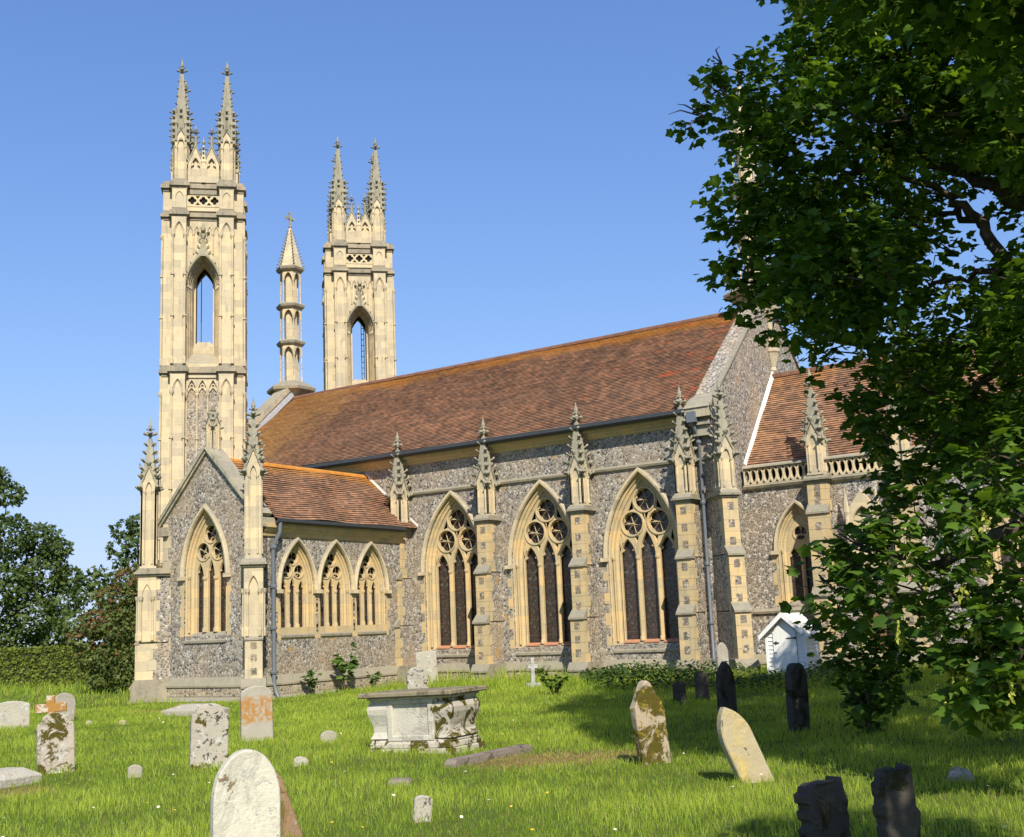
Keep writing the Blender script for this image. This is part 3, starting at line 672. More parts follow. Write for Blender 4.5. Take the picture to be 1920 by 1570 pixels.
porch_buttress((PX1, PY, 0), 45, 0, .42, .45); porch_buttress((PX0-.05, PY-.05, 0), -45, 0, .30, .34)
# east wall stone at the corner of the porch
# chancel -------------------------------------------------------------
cw = MB(); chw = dict(a=.44, zs=3.52, rise=1.02, zb=2.1, s=.8, lights=[(-.225, 3.55), (.225, 3.55)], lw=.34, cap=3.25, circles=[(0, 3.98, .2)], spand=[], foils=3, r0=.0, sill=.25, mat=ochre, face=.27, quoin=.12)
CWX = [-11.62, -6.0, -3.2]
cw.mesh(plate([(XE, -.3), (CX1, -.3), (CX1, 5.4), (XE, 5.4)], [hole(chw, x) for x in CWX], CY, CY+.5)); cw.box(XE, CX1, 2*YC-CY-.5, 2*YC-CY, -.3, 5.6)
cw.xprism(gable_poly(CY+.003, 2*YC-CY-.003, -.3, 6.2, 9.6), CX1-.5, CX1-.004)
part(cw, "chancel_wall", flint_dark)
for x in CWX: make_window((x, CY, 0), 0, chw)
CRZ = 9.18
ch_at = dict(orange=lambda s, t: .45*smooth(.6, 1, t) + .08, olive=lambda s, t: .35*smooth(.3, 0, s), red=lambda s, t: .25)
slope_roof("chancel_roof", (XE, CY+.30, 6.02), (CX1-.5, CY+.30, 6.02), (CX1-.5, YC, CRZ), (XE, YC, CRZ), 42, tile, ch_at)
slope_roof("chancel_roof", (CX1-.5, 2*YC-CY-.30, 6.02), (XE, 2*YC-CY-.30, 6.02), (XE, YC, CRZ), (CX1-.5, YC, CRZ), 42, tile, ch_at)
crd = MB()
for i in range(56):
    x0 = XE + i*(CX1-.5-XE)/56; x1 = x0 + (CX1-.5-XE)/56 - .012
    crd.rings([[(x, YC+.13*math.cos(t), CRZ-.05+.16*math.sin(t)) for t in [math.pi*k/6 for k in range(7)]] for x in (x0, x1)])
part(crd, "ridge_tile", ridge_m)
cf = MB(); cf.add([(XE+.012, CY+.34, 6.0), (XE+.012, CY+.25, 6.10), (XE+.012, YC, CRZ+.16), (XE+.012, YC, CRZ-.02)], [(0,1,2,3)]); cf.add([(XE+.08, CY+.34, 6.06), (XE+.012, CY+.25, 6.14), (XE+.012, YC, CRZ+.20), (XE+.10, YC, CRZ+.06)], [(0,1,2,3)]); part(cf, "mortar_fillet", mortar_m)
pp = MB(); px0, px1 = XE+.1, CX1                     # pierced parapet
npn = int((px1-px0)/.20); st_ = (px1-px0)/npn
def lattice(n):
    hs = []
    for i in range(n):
        c = .1+(i+.5)*st_ - .1; hs.append([(c+st_*.36*math.cos(t)*(1.0), .24+.155*math.sin(t)*(1.15 if math.sin(t) > 0 else 1.0)) for t in [2*math.pi*k/10+.31 for k in range(10)]])
        if i: hs.append([(c-st_*.5-.045, .03), (c-st_*.5+.045, .03), (c-st_*.5, .10)]); hs.append([(c-st_*.5-.04, .45), (c-st_*.5, .37), (c-st_*.5+.04, .45)])
    return hs
pp.mesh(plate([(0, 0), (npn*st_, 0), (npn*st_, .48), (0, .48)], lattice(npn), 0, .14, .012), 0, Matrix.Translation((px0, CY-.06, 5.44)))
part(pp, "parapet", cream)
pc2 = MB(); pc2.xprism([(CY-.12, 5.925), (CY-.12, 5.96), (CY+.0, 6.03), (CY+.12, 5.96), (CY+.12, 5.925)], px0, px1); pc2.xprism([(CY, 5.28), (CY-.09, 5.33), (CY-.13, 5.40), (CY-.08, 5.437), (CY+.1, 5.437), (CY+.1, 5.28)], px0, px1); part(pc2, "parapet_coping", coping)
cs_ = MB(); cs_.xprism([(CY, 1.76), (CY-.06, 1.78), (CY-.08, 1.84), (CY, 1.92)], XE+.1, CX1); part(cs_, "string_course", trim)
plinth(XE, CX1, frame((0, CY, 0), 0))
for x in (-10.85, -8.55, -4.6, -.8):
    b = buttress((x, CY, 0), 0, [(.6, 2.2, .60), (2.2, 4.45, .48), (4.5, 5.3, .34)], w=.56, zl=5.36, pin=False, panels=True)
    npin_obj(Matrix.Translation((x, CY-.16, 5.50)) @ Matrix.Scale(.98, 4), b)
ni = MB()                                           # canopied niche between the chancel buttresses
ni.mesh(plate([(-.42, 3.0), (.42, 3.0), (.42, 4.45), (.0, 5.0), (-.42, 4.45)], [arch_pts(.27, 4.1, .42, 3.1, 7)], -.30, -.16, .02))
ni.box(-.42, .42, -.16, .0, 3.0, 4.45); ni.box(-.46, .46, -.34, -.002, 2.86, 3.0); ni.prism([(-.3, 2.86), (.3, 2.86), (.1, 2.5), (-.1, 2.5)], -.2, -.003)
for sg in (-1, 1): ni.lathe([(.07, 3.0), (.05, 3.2), (.05, 4.3), (.08, 4.4), (.07, 4.6), (.01, 5.05)], 6, (sg*.42, -.3, 0)); 
for sg in (-1, 1): ni.lathe([(.12, 3.05), (.14, 3.4), (.10, 3.7), (.12, 3.85), (.09, 3.95), (.07, 4.1), (.02, 4.2)], 7, (0, -.2, 0)) if sg > 0 else None
part(ni, "canopied_niche", cream, church, frame((-9.68, CY, 0), 0))
dr = MB(); sweep_arch(dr, .42, 1.35, .6, 0, [(.22, -.05), (.2, -.08), (.08, -.06), (0, .05)]); P = arch_pts(.43, 1.35, .6, .0, 8); dr.add([(p[0], -.012, p[1]) for p in P], [tuple(range(len(P)))], 1)
part(dr, "chancel_door", [cream, wood_d], church, frame((-9.45, CY, 0), 0))

# towers --------------------------------------------------------------
TP, TWp, TC, TO = .88, .52, 1.18, 1.48             # pier centre, pier width, core half width, outer half width
def tower_boxes(mb, z0, z1, grow=0.0, mat=0, core=True, T=None):
    for k in range(4):
        F = T @ frame((0,0,0), 90*k)
        for sg in (-1, 1):
            mb.box(sg*TP-TWp/2-grow, sg*TP+TWp/2+grow, -TO-grow, -TC+.3, z0+.0007*k, z1-.0007*k, mat, F)
    if core: mb.box(-TC-grow*1.0, TC+grow*1.0, -TC-grow*.999, TC+grow*1.001, z0+.003, z1-.003, mat, T)
def string_course(T, z0, z1, parent):
    mb = MB(); h = z1-z0
    tower_boxes(mb, z0, z0+h*.35, .035, 0, True, T); tower_boxes(mb, z0+h*.35, z0+h*.75, .12, 0, True, T); tower_boxes(mb, z0+h*.75, z1, .075, 0, True, T); tower_boxes(mb, z1, z1+.10, .02, 0, True, T)
    return part(mb, "string_course", trim, parent)
def shaft(mb, u, v, z0, z1, F, rings=(), r=.037, mat=0):
    mb.lathe([(r*1.5, z0), (r*1.6, z0+.22), (r, z0+.30), (r, z1-.14), (r*1.4, z1-.10), (r*2.0, z1-.03), (r*2.1, z1+.03), (r*1.2, z1+.06)], 7, (u, v, 0), mat, F)
    for z in rings: mb.lathe([(r*1.2, z-.05), (r*1.9, z-.02), (r*1.9, z+.03), (r*1.2, z+.06)], 7, (u, v, 0), mat, F)
def pier_dress(mb, z0, z1, zc, T, rings=()):
    """arched panel and corner shafts on each pier front"""
    for k in range(4):
        F = T @ frame((0,0,0), 90*k)
        for sg in (-1, 1):
            c = sg*TP; rise = min(.48, (z1-zc)*.78)
            mb.mesh(plate([(c-TWp/2-.012, zc-.02), (c-.19, zc-.02)] + arch_pts(.19, zc, rise, None, 7, c) + [(c+.19, zc-.02), (c+TWp/2+.012, zc-.02), (c+TWp/2+.012, z1), (c-TWp/2-.012, z1)], [], -TO-.085, -TO+.01, .014), 0, F)
            sweep_arch(mb, .13, zc, rise-.06, None, [(.07, -TO-.085), (.05, -TO-.03), (.02, -TO-.04), (0, -TO)], 0, F, c, 7)
            for s2 in (-1, 1): shaft(mb, c+s2*(TWp/2-.035), -TO-.055, z0, zc, F, rings, .043)
tpin = pinnacle_mb(.58, 1.62, .52, 2.75, 8, .38, .44, .135)
for k in range(4):                                  # spirelets clustered on the corners
    a = math.pi/4 + k*math.pi/2; c = Vector((math.cos(a), math.sin(a), 0))*.34
    tpin.sq([(.10, 1.7), (.10, 2.35), (.13, 2.4), (.02, 3.05)], c, 1)
    a2 = k*math.pi/2; c2 = Vector((math.cos(a2), math.sin(a2), 0))*.22; tpin.sq([(.07, 2.2), (.07, 2.75), (.015, 3.15)], c2, 1)
    for z in (1.85, 2.1, 2.36, 2.62, 2.86):
        for da in (-.6, .6): 
            d = Vector((math.cos(a+da), math.sin(a+da), 0)); crocket(tpin, c + d*.09 + Vector((0,0,z)), d, .15)
    for z in (2.7, 2.95): crocket(tpin, c2*1.2 + Vector((0,0,z)), c2, .16)
firsts = {}
def reuse(key, mb, name, mats, parent, M):
    if key not in firsts: firsts[key] = mb().build(name, mats, parent, M); return firsts[key]
    return dup(firsts[key], M, parent)
def belfry_arch_mb():
    mb = MB(); a, zs, rise = .385, 15.05, .93
    prof = [(.31, -TC-.02), (.30, -TC), (.27, -TC+.06), (.255, -TC+.16), (.22, -TC+.13), (.20, -TC+.20), (.185, -TC+.32), (.15, -TC+.29), (.13, -TC+.36), (.115, -TC+.48), (.08, -TC+.45), (.06, -TC+.52), (.02, -TC+.66), (0, -TC+.74), (0, -TC+1.0)]
    prof = [(o*.74, -TC + (y+TC)*.86) for o, y in prof]
    sweep_arch(mb, a, zs, rise, 11.9, prof, 0, None, 0, 10)
    aa, rr = off_arch(a, rise, .30*.74)
    arc = []
    mb.mesh(plate([(-.66, 11.9), (.66, 11.9), (.66, 17.68), (-.66, 17.68)], [arch_pts(aa, zs, rr, 11.95, 10)], -TC, -TC+.12), 0)
    mb.xprism([(-TC-.02, 11.85), (-TC-.02, 11.97), (-.15, 12.95), (0, 12.95), (0, 11.85)], -.62, .62, 0)     # stepped sloping sill
    for i in range(6):
        t = i/6; mb.xprism([(-TC+.0+t*1.0, 11.99+t*.98), (-TC+.0+t*1.0, 12.05+t*.98), (-TC+.17+t*1.0, 12.21+t*.98), (-TC+.17+t*1.0, 12.0+t*.98)], -.61+t*.14, -.55+t*.14, 0); mb.xprism([(-TC+.0+t*1.0, 11.99+t*.98), (-TC+.0+t*1.0, 12.05+t*.98), (-TC+.17+t*1.0, 12.21+t*.98), (-TC+.17+t*1.0, 12.0+t*.98)], .55-t*.14, .61-t*.14, 0)
    for sg in (-1, 1):                              # impost moulding
        for i in range(4): mb.box(min(sg*(.63-.045*i), sg*(.57-.045*i)), max(sg*(.63-.045*i), sg*(.57-.045*i)), -TC-.03+.13*i, -TC+.10+.13*i, zs-.05, zs+.04, 0)
    # ogee hood with crockets and finial
    sweep_arch(mb, a, zs, rise, None, [(.22, -TC), (.23, -TC-.06), (.28, -TC-.08), (.31, -TC-.04), (.32, -TC)], 1, None, 0, 10)
    aa, rr = off_arch(a, rise, .26); za = zs+rr
    mb.rings([[(-w, -TC-.005, z), (0, -TC-.10, z), (w, -TC-.005, z), (0, -TC+.02, z)] for w, z in ((.26, za-.12), (.15, za+.15), (.08, za+.42), (.05, za+.70))], 1)
    for sg in (-1, 1):
        for (u, z) in ((.62, zs+.05), (.56, zs+.45), (.43, zs+.85), (.22, za+.02), (.15, za+.24), (.10, za+.46)): crocket(mb, (sg*u*.93, -TC-.05, z), (sg, -.3, .5), .12)
        crocket(mb, (sg*.06, -TC-.05, za+.80), (sg, -.1, .1), .22)
    mb.lathe([(.05, za+.6), (.09, za+.72), (.05, za+.8), (.10, za+.98), (.03, za+1.15), (.01, za+1.2)], 6, (0, -TC-.06, 0), 1); crocket(mb, (0, -TC-.08, za+.82), (0, -1, .2), .2)
    for i in range(5):                              # arcade of small arches over the opening
        u = -.48 + .24*i
        sweep_arch(mb, .075, 17.1, .26, None, [(.042, -TC-.05), (.02, -TC-.05), (0, -TC-.01)], 0, None, u, 6)
    for i in range(6):
        u = -.60 + .24*i; z0 = 16.0 + (.9 if abs(u) < .2 else .3 if abs(u) < .4 else -.4)
        mb.lathe([(.025, z0), (.025, 17.02), (.05, 17.08), (.05, 17.12), (.02, 17.4)], 6, (u, -TC-.04, 0), 0)
    return mb
def low_panel_mb():
    mb = MB()
    mb.box(-.64, .64, -TC-.006, -TC+.05, -.3, 11.5, 1)
    for i in range(3):
        u = -.39 + .39*i
        mb.mesh(plate([(u-.195, 10.78)] + [(u-.17, 10.78)] + arch_pts(.17, 10.80, .52, None, 7, u) + [(u+.17, 10.78), (u+.195, 10.78), (u+.195, 11.40), (u-.195, 11.40)], [], -TC-.09, -TC-.02, .01), 0)
        mb.mesh(plate(circle(u, 11.10, .09, 10), [circle(u, 11.10, .05, 10)], -TC-.06, -TC-.01), 0); mb.prism([(u-.14, 10.86), (u-.15, 11.02), (u-.03, 11.08), (u-.02, 11.02)], -TC-.06, -TC-.01); mb.prism([(u+.14, 10.86), (u+.02, 11.02), (u+.03, 11.08), (u+.15, 11.02)], -TC-.06, -TC-.01)
    for i in range(4): shaft(mb, -.585+.39*i, -TC-.06, 2.0, 10.8, Matrix(), (5.4, 7.2, 9.09), .034)
    mb.box(-.64, .64, -TC-.14, -TC+.02, 11.40, 11.5, 0)
    return mb
def frieze_mb():
    mb = MB(); hs = []
    for i in range(3):
        u = -.42 + .42*i; z = 18.42
        P = []
        for k in range(24):
            t = 2*math.pi*k/24; r = .10 + .055*abs(math.cos(2*t)); P.append((u+r*math.cos(t), z+r*math.sin(t)))
        hs.append(P)
        if i < 2: hs += [[(u+.13, 18.60), (u+.29, 18.60), (u+.21, 18.49)], [(u+.13, 18.24), (u+.21, 18.34), (u+.29, 18.24)]]
    mb.mesh(plate([(-.63, 18.16), (.63, 18.16), (.63, 18.66), (-.63, 18.66)], hs, -TC-.10, -TC, .012), 0)
    mb.box(-.64, .64, -TC-.0045, -TC+.02, 18.16, 18.70, 1); mb.box(-.64, .64, -TC-.08, -TC+.02, 18.0, 18.16, 0); mb.box(-.64, .64, -TC-.14, -TC+.02, 18.66, 18.84, 2)
    return mb
def gablet_mb():
    mb = MB()
    for sg in (-1, 1):
        u = sg*.30
        mb.mesh(plate([(u-.285, 19.15), (u+.285, 19.15), (u+.285, 19.92), (u, 20.62), (u-.285, 19.92)], [arch_pts(.17, 19.75, .42, 19.42, 6, u)], -TC-.10, -TC+.0, .012), 0)
        mb.box(u-.27, u+.27, -TC+.0, -TC+.05, 19.15, 19.9, 0)
        mb.add([(u-.26, -TC+.02, 19.9), (u+.26, -TC+.02, 19.9), (u, -TC+.02, 20.5)], [(0, 1, 2)], 0)
        for s2 in (-1, 1):
            mb.prism([(u+s2*.31, 19.86), (u+s2*.33, 19.92), (u, 20.74), (u, 20.62)][::s2], -TC-.13, -TC+.03, 1)
            for t in (.15, .45, .72): crocket(mb, (u+s2*.31*(1-t), -TC-.05, 19.95+.75*t), (s2, 0, .5), .14)
            for z in (20.8, 21.02): crocket(mb, (u+s2*.05, -TC-.05, z), (s2, 0, .3), .14)
            mb.prism([(u+s2*.17, 19.82), (u+s2*.06, 19.90), (u+s2*.12, 19.98)][::s2], -TC-.08, -TC-.02, 0)
        mb.lathe([(.07, 20.6), (.05, 21.0), (.035, 21.1)], 6, (u, -TC-.05, 0), 1)
        f = MB(); finial(f, 0, .24); mb.add([(p[0]+u, p[1]-TC-.05, p[2]+21.12) for p in f.v], f.f, 1)
    mb.sq([(.075, 19.15), (.075, 19.95), (.10, 20.0), (.085, 20.05), (.02, 20.72)], (0, -TC-.07, 0), 0)
    for z in (20.15, 20.35, 20.55):
        for k in range(4): d = Vector((math.cos(k*math.pi/2), math.sin(k*math.pi/2), 0)); crocket(mb, Vector((0, -TC-.07, z)) + d*.05, d, .11)
    mb.lathe([(.03, 20.7), (.07, 20.82), (.02, 20.95), (.01, 21.05)], 6, (0, -TC-.07, 0), 1)
    return mb
def tower(cx, cy, lab, lu):
    T = frame((cx, cy, 0), 45); mb = MB()
    tower_boxes(mb, -.3, 11.5, 0, 0, True, T)
    tower_boxes(mb, 11.8, 17.7, 0, 0, False, T)
    for sx in (-1, 1):
        for sy in (-1, 1): mb.box(min(sx*.64, sx*TC), max(sx*.64, sx*TC), min(sy*.64, sy*TC), max(sy*.64, sy*TC), 11.8, 17.7, 0, T)
    mb.box(-.62, .62, -.62, .62, 11.7, 12.6, 0, T); mb.box(-TC+.15, TC-.15, -TC+.15, TC-.15, 16.75, 17.7, 0, T)
    tower_boxes(mb, 17.9, 18.84, 0, 0, True, T)
    pier_dress(mb, 2.0, 11.5, 10.83, T, (5.4, 7.2, 9.09)); pier_dress(mb, 11.9, 17.66, 16.98, T, (13.76, 15.38)); 
    for k in range(4):
        F = T @ frame((0,0,0), 90*k)
        for sg in (-1, 1):
            mb.mesh(plate([(sg*TP-TWp/2-.01, 18.02), (sg*TP+TWp/2+.01, 18.02), (sg*TP+TWp/2+.01, 18.84), (sg*TP-TWp/2-.01, 18.84)], [arch_pts(.15, 18.42, .27, 18.1, 6, sg*TP)], -TO-.035, -TO, .01), 0, F)
    tw = part(mb, "tower", cream); tw["label"] = lab
    for z0, z1 in ((11.48, 11.82), (17.64, 17.94), (18.80, 19.12)): string_course(T, z0, z1, tw)
    for k in range(4):
        F = T @ frame((0,0,0), 90*k)
        reuse("ba", belfry_arch_mb, "belfry_arch", [cream, greyst, trim], tw, F)
        reuse("lp", low_panel_mb, "arcade_panel", [cream, flint], tw, F)
        reuse("fr", frieze_mb, "quatrefoil_frieze", [cream, void_m, trim], tw, F)
        reuse("ga", gablet_mb, "crocketed_gablets", [cream, greyst], tw, F)
        reuse("tp", lambda: tpin, "pinnacle", [cream, greyst], tw, T @ Matrix.Translation(((-1 if k in (0, 3) else 1)*.87, (-1 if k < 2 else 1)*.87, 19.2)))
    ld = MB()                                       # ladder standing inside the belfry
    for sg in ((-1, 1) if lu > 0 else (-1,)): ld.box(lu+sg*.06-.015, lu+sg*.06+.015, .95, .99, 12.6, 16.6, 0, T)
    for i in range(14 if lu > 0 else 0): ld.box(lu-.06, lu+.06, .96, .98, 12.75+.27*i, 12.78+.27*i, 0, T)
    part(ld, "ladder" if lu > 0 else "iron_rod", black_i, tw)
    return tw
tower(-34.28, 30.22, "nearer tower, full height in view beside the porch gable", -.14)
tower(-34.5, 39.52, "further tower, its lower part behind the nave roof", .24)

# gable turrets ---------------------------------------------------------
def turret_mb():
    mb = MB(); ph = math.pi/6; n = 6
    mb.lathe([(.25, -1.3), (.55, -.75), (.62, -.7), (.62, -.5), (1.15, -.18), (1.38, -.08), (1.40, .03), (1.30, .10), (.80, .30), (.72, .34)], n, (0,0,0), 1, None, ph)
    zz = [.34, 2.0, 3.62, 5.28]
    for i, (z0, z1) in enumerate(zip(zz[:-1], zz[1:])):
        mb.lathe([(.36, z0), (.36, z1)], n, (0,0,0), 0, None, ph)
        rr = .60 - .02*i
        for k in range(n):
            a = ph + k*math.pi/3
            c = (rr*math.cos(a), rr*math.sin(a), 0)
            mb.lathe([(.055, z0), (.055, z0+.16), (.034, z0+.22), (.034, z0+.58), (.05, z0+.61), (.05, z0+.66), (.034, z0+.69), (.034, z1-.62), (.06, z1-.56), (.07, z1-.52)], 6, c, 0)
            b = a + math.pi/6; ap = rr*math.cos(math.pi/6); F = Matrix.Rotation(b + math.pi/2, 4, 'Z'); hw = rr*.5
            mb.mesh(plate([(-hw, z1-.54)] + arch_pts(hw-.055, z1-.53, .36, None, 6) + [(hw, z1-.54), (hw, z1-.05), (-hw, z1-.05)], [], -ap-.04, -ap+.05, .01), 0, F)
        mb.lathe([(.70, z1-.10), (.80, z1-.03), (.84, z1+.06), (.74, z1+.12), (.60, z1+.16)], n, (0,0,0), 1, None, ph)
    mb.lathe([(.68, 5.40), (.06, 7.25)], n, (0,0,0), 0, None, ph)
    for i in range(12):
        t = i/12; z = 5.45 + 1.75*t; r = .68*(1-t)+.06*t
        for k in range(n): d = Vector((math.cos(ph+k*math.pi/3), math.sin(ph+k*math.pi/3), 0)); crocket(mb, d*(r+.02) + Vector((0,0,z)), d, .15-.05*t, 2)
    mb.v = [(p[0]*.76, p[1]*.76, p[2]) for p in mb.v]; return mb
def cross_mb():
    mb = MB(); mb.lathe([(.07, 7.15), (.12, 7.25), (.06, 7.33), (.045, 7.4)], 6, (0,0,0))
    mb.box(-.05, .05, -.05, .05, 7.35, 8.12); mb.box(-.049, .049, -.27, .27, 7.72, 7.83)
    for s in (-1, 1): mb.box(-.06, .06, s*.27-.03, s*.27+.03, 7.67, 7.88)
    mb.box(-.06, .06, -.08, .08, 8.06, 8.14); return mb
for (x, y, z, lab) in ((XW-.15, 35.2, 11.95, "turret on the gable between the two towers"), (XE-.30, YC+.0, 11.95, "turret on the gable behind the sycamore leaves")):
    M_ = Matrix.Translation((x, y, z)); t = reuse("tu", turret_mb, "turret", [cream, trim, greyst], church, M_); t["label"] = lab
    reuse("cr", cross_mb, "stone_cross", greyst, t, M_ @ Matrix.Translation((0, 0, 1.9)) @ Matrix.Scale(.74, 4))
cb = MB()                                           # corbelled shaft under the east turret
cb.lathe([(.06, 9.3), (.12, 9.4), (.10, 9.5), (.22, 9.95), (.26, 10.0), (.26, 10.1), (.10, 10.12), (.08, 10.5), (.10, 11.0), (.35, 11.4), (.5, 11.75)], 8, (XE+.02, YC+.1, 0), 0)
part(cb, "corbel", cream)

# ------------------------------------------------------------------ graves
def lobes(P, y0, y1): return P
def p_round(w, h, arc=1.0):                         # half-round or flatter head
    a = w/2; r = a*arc
    return [(-a, -.35), (a, -.35), (a, h-r)] + [(a*math.cos(t), h-r+r*math.sin(t)) for t in [math.pi*k/16 for k in range(1, 16)]] + [(-a, h-r)]
def p_gothic(w, h, rise): return [(-w/2, -.35)] + arch_pts(w/2, h-rise, rise, None, 9) + [(w/2, -.35)]
def p_ell(w, h, rise): return [(-w/2, -.35), (w/2, -.35)] + [(w/2*math.cos(t), h-rise+rise*math.sin(t)) for t in [math.pi*k/20 for k in range(21)]]
def p_seg(w, h, s=.12):                             # shouldered, shallow curved head
    a = w/2; return [(-a, -.35), (a, -.35), (a, h-s)] + [(a*math.cos(t), h-s+s*math.sin(t)) for t in [math.pi*k/12 for k in range(1, 12)]] + [(-a, h-s)]
def p_shoulder(w, h):
    a = w/2; q = [(a, h-.22), (a*.98, h-.15), (a*.80, h-.13), (a*.74, h-.10)] + [(a*.74*math.cos(t), h-.10+.10*math.sin(t)) for t in [math.pi*k/10 for k in range(1, 10)]]
    return [(-a, -.35), (a, -.35)] + q + [(-a*.74, h-.10), (-a*.80, h-.13), (-a*.98, h-.15), (-a, h-.22)]
def p_scroll(w, h):                                 # baroque scrolled sides
    a = w/2; half = [(a*.86, -.35), (a*.86, .0), (a*.90, h*.22), (a*.78, h*.30), (a*1.0, h*.42), (a*1.02, h*.52), (a*.88, h*.58), (a*.98, h*.66), (a*.98, h*.76), (a*.80, h*.79), (a*.72, h*.88), (a*.45, h*.97), (a*.2, h), ]
    return [(-x, z) for x, z in half] + [(x, z) for x, z in half[::-1]]
def p_peak(w, h):                                   # worn point with uneven shoulders
    a = w/2; return [(-a*.92, -.35), (a*.98, -.35), (a, h*.62), (a*.86, h*.74), (a*.62, h*.80), (a*.40, h*.90), (a*.22, h*.97), (a*.0, h), (-a*.22, h*.98), (-a*.42, h*.90), (-a*.78, h*.80), (-a*1.02, h*.70), (-a*1.0, h*.5)]
def p_jag(w, h):
    a = w/2; L = [(.80, -.35), (.80, .10), (.86, .22), (.98, .30), (1.0, .40), (.84, .44), (.80, .50), (.95, .55), (.97, .63), (.85, .66), (.86, .72), (1.0, .76), (1.0, .86), (.78, .885), (.74, .95), (.45, 1.0)]
    Rr = [(.15, .985), (-.2, 1.0), (-.62, .97), (-.68, 1.02), (-.85, 1.0), (-.88, .86), (-.98, .70), (-.92, .58), (-1.06, .50), (-1.0, .34), (-.96, .1), (-.98, -.35)]
    return [(-x*a, z*h if z > -.3 else z) for x, z in L] + [(-x*a, z*h if z > -.3 else z) for x, z in Rr]
def roughen(me, amp, sc, seed):
    for v in me.vertices:
        p = v.co*sc + Vector((seed*7.1, seed*3.3, 0)); v.co += Vector((noise.noise(p), noise.noise(p+Vector((9,0,0))), noise.noise(p+Vector((0,9,0)))))*amp
STONES = []
def gravestone(prof, t, pos, face, mat, label, name="headstone", cat="gravestone", lean=0, back=0, group=None, amp=.006, seed=1, bev=.012):
    """face: compass turn of the inscribed side (0 = south, 90 = east)"""
    STONES.append((pos[0], pos[1]))
    me = plate(prof, [], -t/2, t/2, bev); roughen(me, amp, 6, seed)
    mb = MB(); mb.mesh(me); M = Matrix.Translation((pos[0], pos[1], gh(pos[0], pos[1]))) @ Matrix.Rotation(R(face), 4, 'Z') @ Matrix.Rotation(R(back), 4, 'X') @ Matrix.Rotation(R(lean), 4, 'Y')
    o = mb.build(name, mat, None, M)
    tag(o, label, cat, group or {"gravestone": "headstones standing in the churchyard grass", "footstone": "small footstones in the grass", "grave cross": "stone crosses among the graves"}.get(cat)); return o
GO = (.44, .36, .24); WH = (.62, .58, .50); MOSS = (.085, .07, .012); ORL = (.37, .19, .055); WL = (.50, .485, .43); BK = (.06, .055, .05)
m_white = lichen_mat("pale_headstone", (.56,.53,.43), [((.42,.39,.32), 2.2, .52, .66), ((.22,.16,.09), 7, .60, .64), (WL, 9, .6, .66)])
m_moss = lichen_mat("mossy_headstone", (.40,.35,.28), [(WL, 5, .52, .6), ((.30,.26,.21), 8, .56, .62), (MOSS, 6.5, .53, .57)])
m_spot = lichen_mat("spotted_headstone", (.37,.335,.275), [(WL, 6, .55, .63), (BK, 13, .57, .61), (ORL, 2.6, .62, .68), (MOSS, 4.5, .57, .6)])
m_grey = lichen_mat("grey_headstone", (.34,.31,.25), [(WL, 8, .58, .64), (ORL, 5, .62, .68)])
m_brown = lichen_mat("brown_headstone", (.27,.17,.10), [((.36,.28,.2), 7, .6, .68), ((.14,.11,.02), 3, .52, .6)])
m_dark = lichen_mat("shade_dark_headstone", (.065,.056,.046), [((.16,.155,.14), 9, .63, .68), ((.025,.025,.008), 3, .52, .6)])  # near-black base puts the shade on these stones into their colour
m_pale = lichen_mat("weathered_pale_stone", (.41,.38,.31), [(ORL, 3.5, .58, .68), (WL, 5, .54, .6), ((.28,.25,.2), 7, .6, .66)])
m_lean = lichen_mat("buff_headstone", (.38,.32,.20), [(WL, 9, .60, .64), (BK, 10, .64, .67), ((.46,.36,.14), 3, .5, .65)])
m_point = lichen_mat("moss_patched_headstone", (.38,.31,.22), [(WL, 4.2, .66, .68), (MOSS, 2.6, .49, .53), ((.25,.19,.03), 9, .55, .6)])
m_tomb = lichen_mat("tomb_limestone", (.50,.47,.39), [((.40,.37,.31), 3, .52, .62), ((.52,.40,.26), 4, .66, .74)])
m_tombm = lichen_mat("mossy_tomb_stone", (.48,.44,.36), [((.37,.29,.22), 3, .55, .62), (MOSS, 3.6, .50, .54), (WL, 7, .6, .66)])
m_lid = lichen_mat("tomb_lid_stone", (.25,.21,.14), [((.13,.11,.07), 6, .5, .6), (WL, 9, .62, .67)])
m_iron = lichen_mat("grave_kerb_stone", (.22,.18,.15), [(WL, 9, .64, .68), ((.12,.1,.07), 5, .55, .6)])
def orange_stone():
    t = NT("orange_lichen_headstone", .95, .1); tc = t.node("ShaderNodeTexCoord").outputs["Object"]; z = t.node("ShaderNodeSeparateXYZ", {0: tc}).outputs[2]
    n = t.noise(tc, 5, 6, .7); n2 = t.noise(tc, 16, 5)
    band = t.math('MINIMUM', t.mask(t.math('ADD', z, t.math('MULTIPLY', n, .18)), .36, .42), t.mask(t.math('ADD', z, t.math('MULTIPLY', n, .25)), .90, .80))
    c = t.mix(n, (.28,.25,.20), (.44,.41,.35)); c = t.mix(t.math('MULTIPLY', band, t.mask(t.math('ADD', t.math('MULTIPLY', n2, .5), t.math('MULTIPLY', t.noise(t.vmath('MULTIPLY', tc, (1,1,.35)), 11, 4), .5)), .42, .52)), c, t.mix(n2, (.30,.15,.05), (.42,.23,.08)))
    t.bump(n2, .4, .012); return t.color(c)
m_orange = orange_stone()
E_F = 90
ww = (-6.55, 6.18)
gravestone(p_ell(.50, .92, .36), .085, ww, 66, m_white, "large pale round-topped headstone close up at the bottom of the photo", seed=2, amp=.004)
gravestone(p_round(.52, .62, .8), .11, (-7.60, 7.45), 62, m_brown, "low brown mossy headstone half hidden behind the large pale one", seed=3, lean=-20)
gravestone(p_shoulder(.48, .80), .10, P_(105, 1449), 62, m_moss, "white headstone heavily blotched with dark moss, below the orange stone cross", lean=-2, back=-3, seed=4)
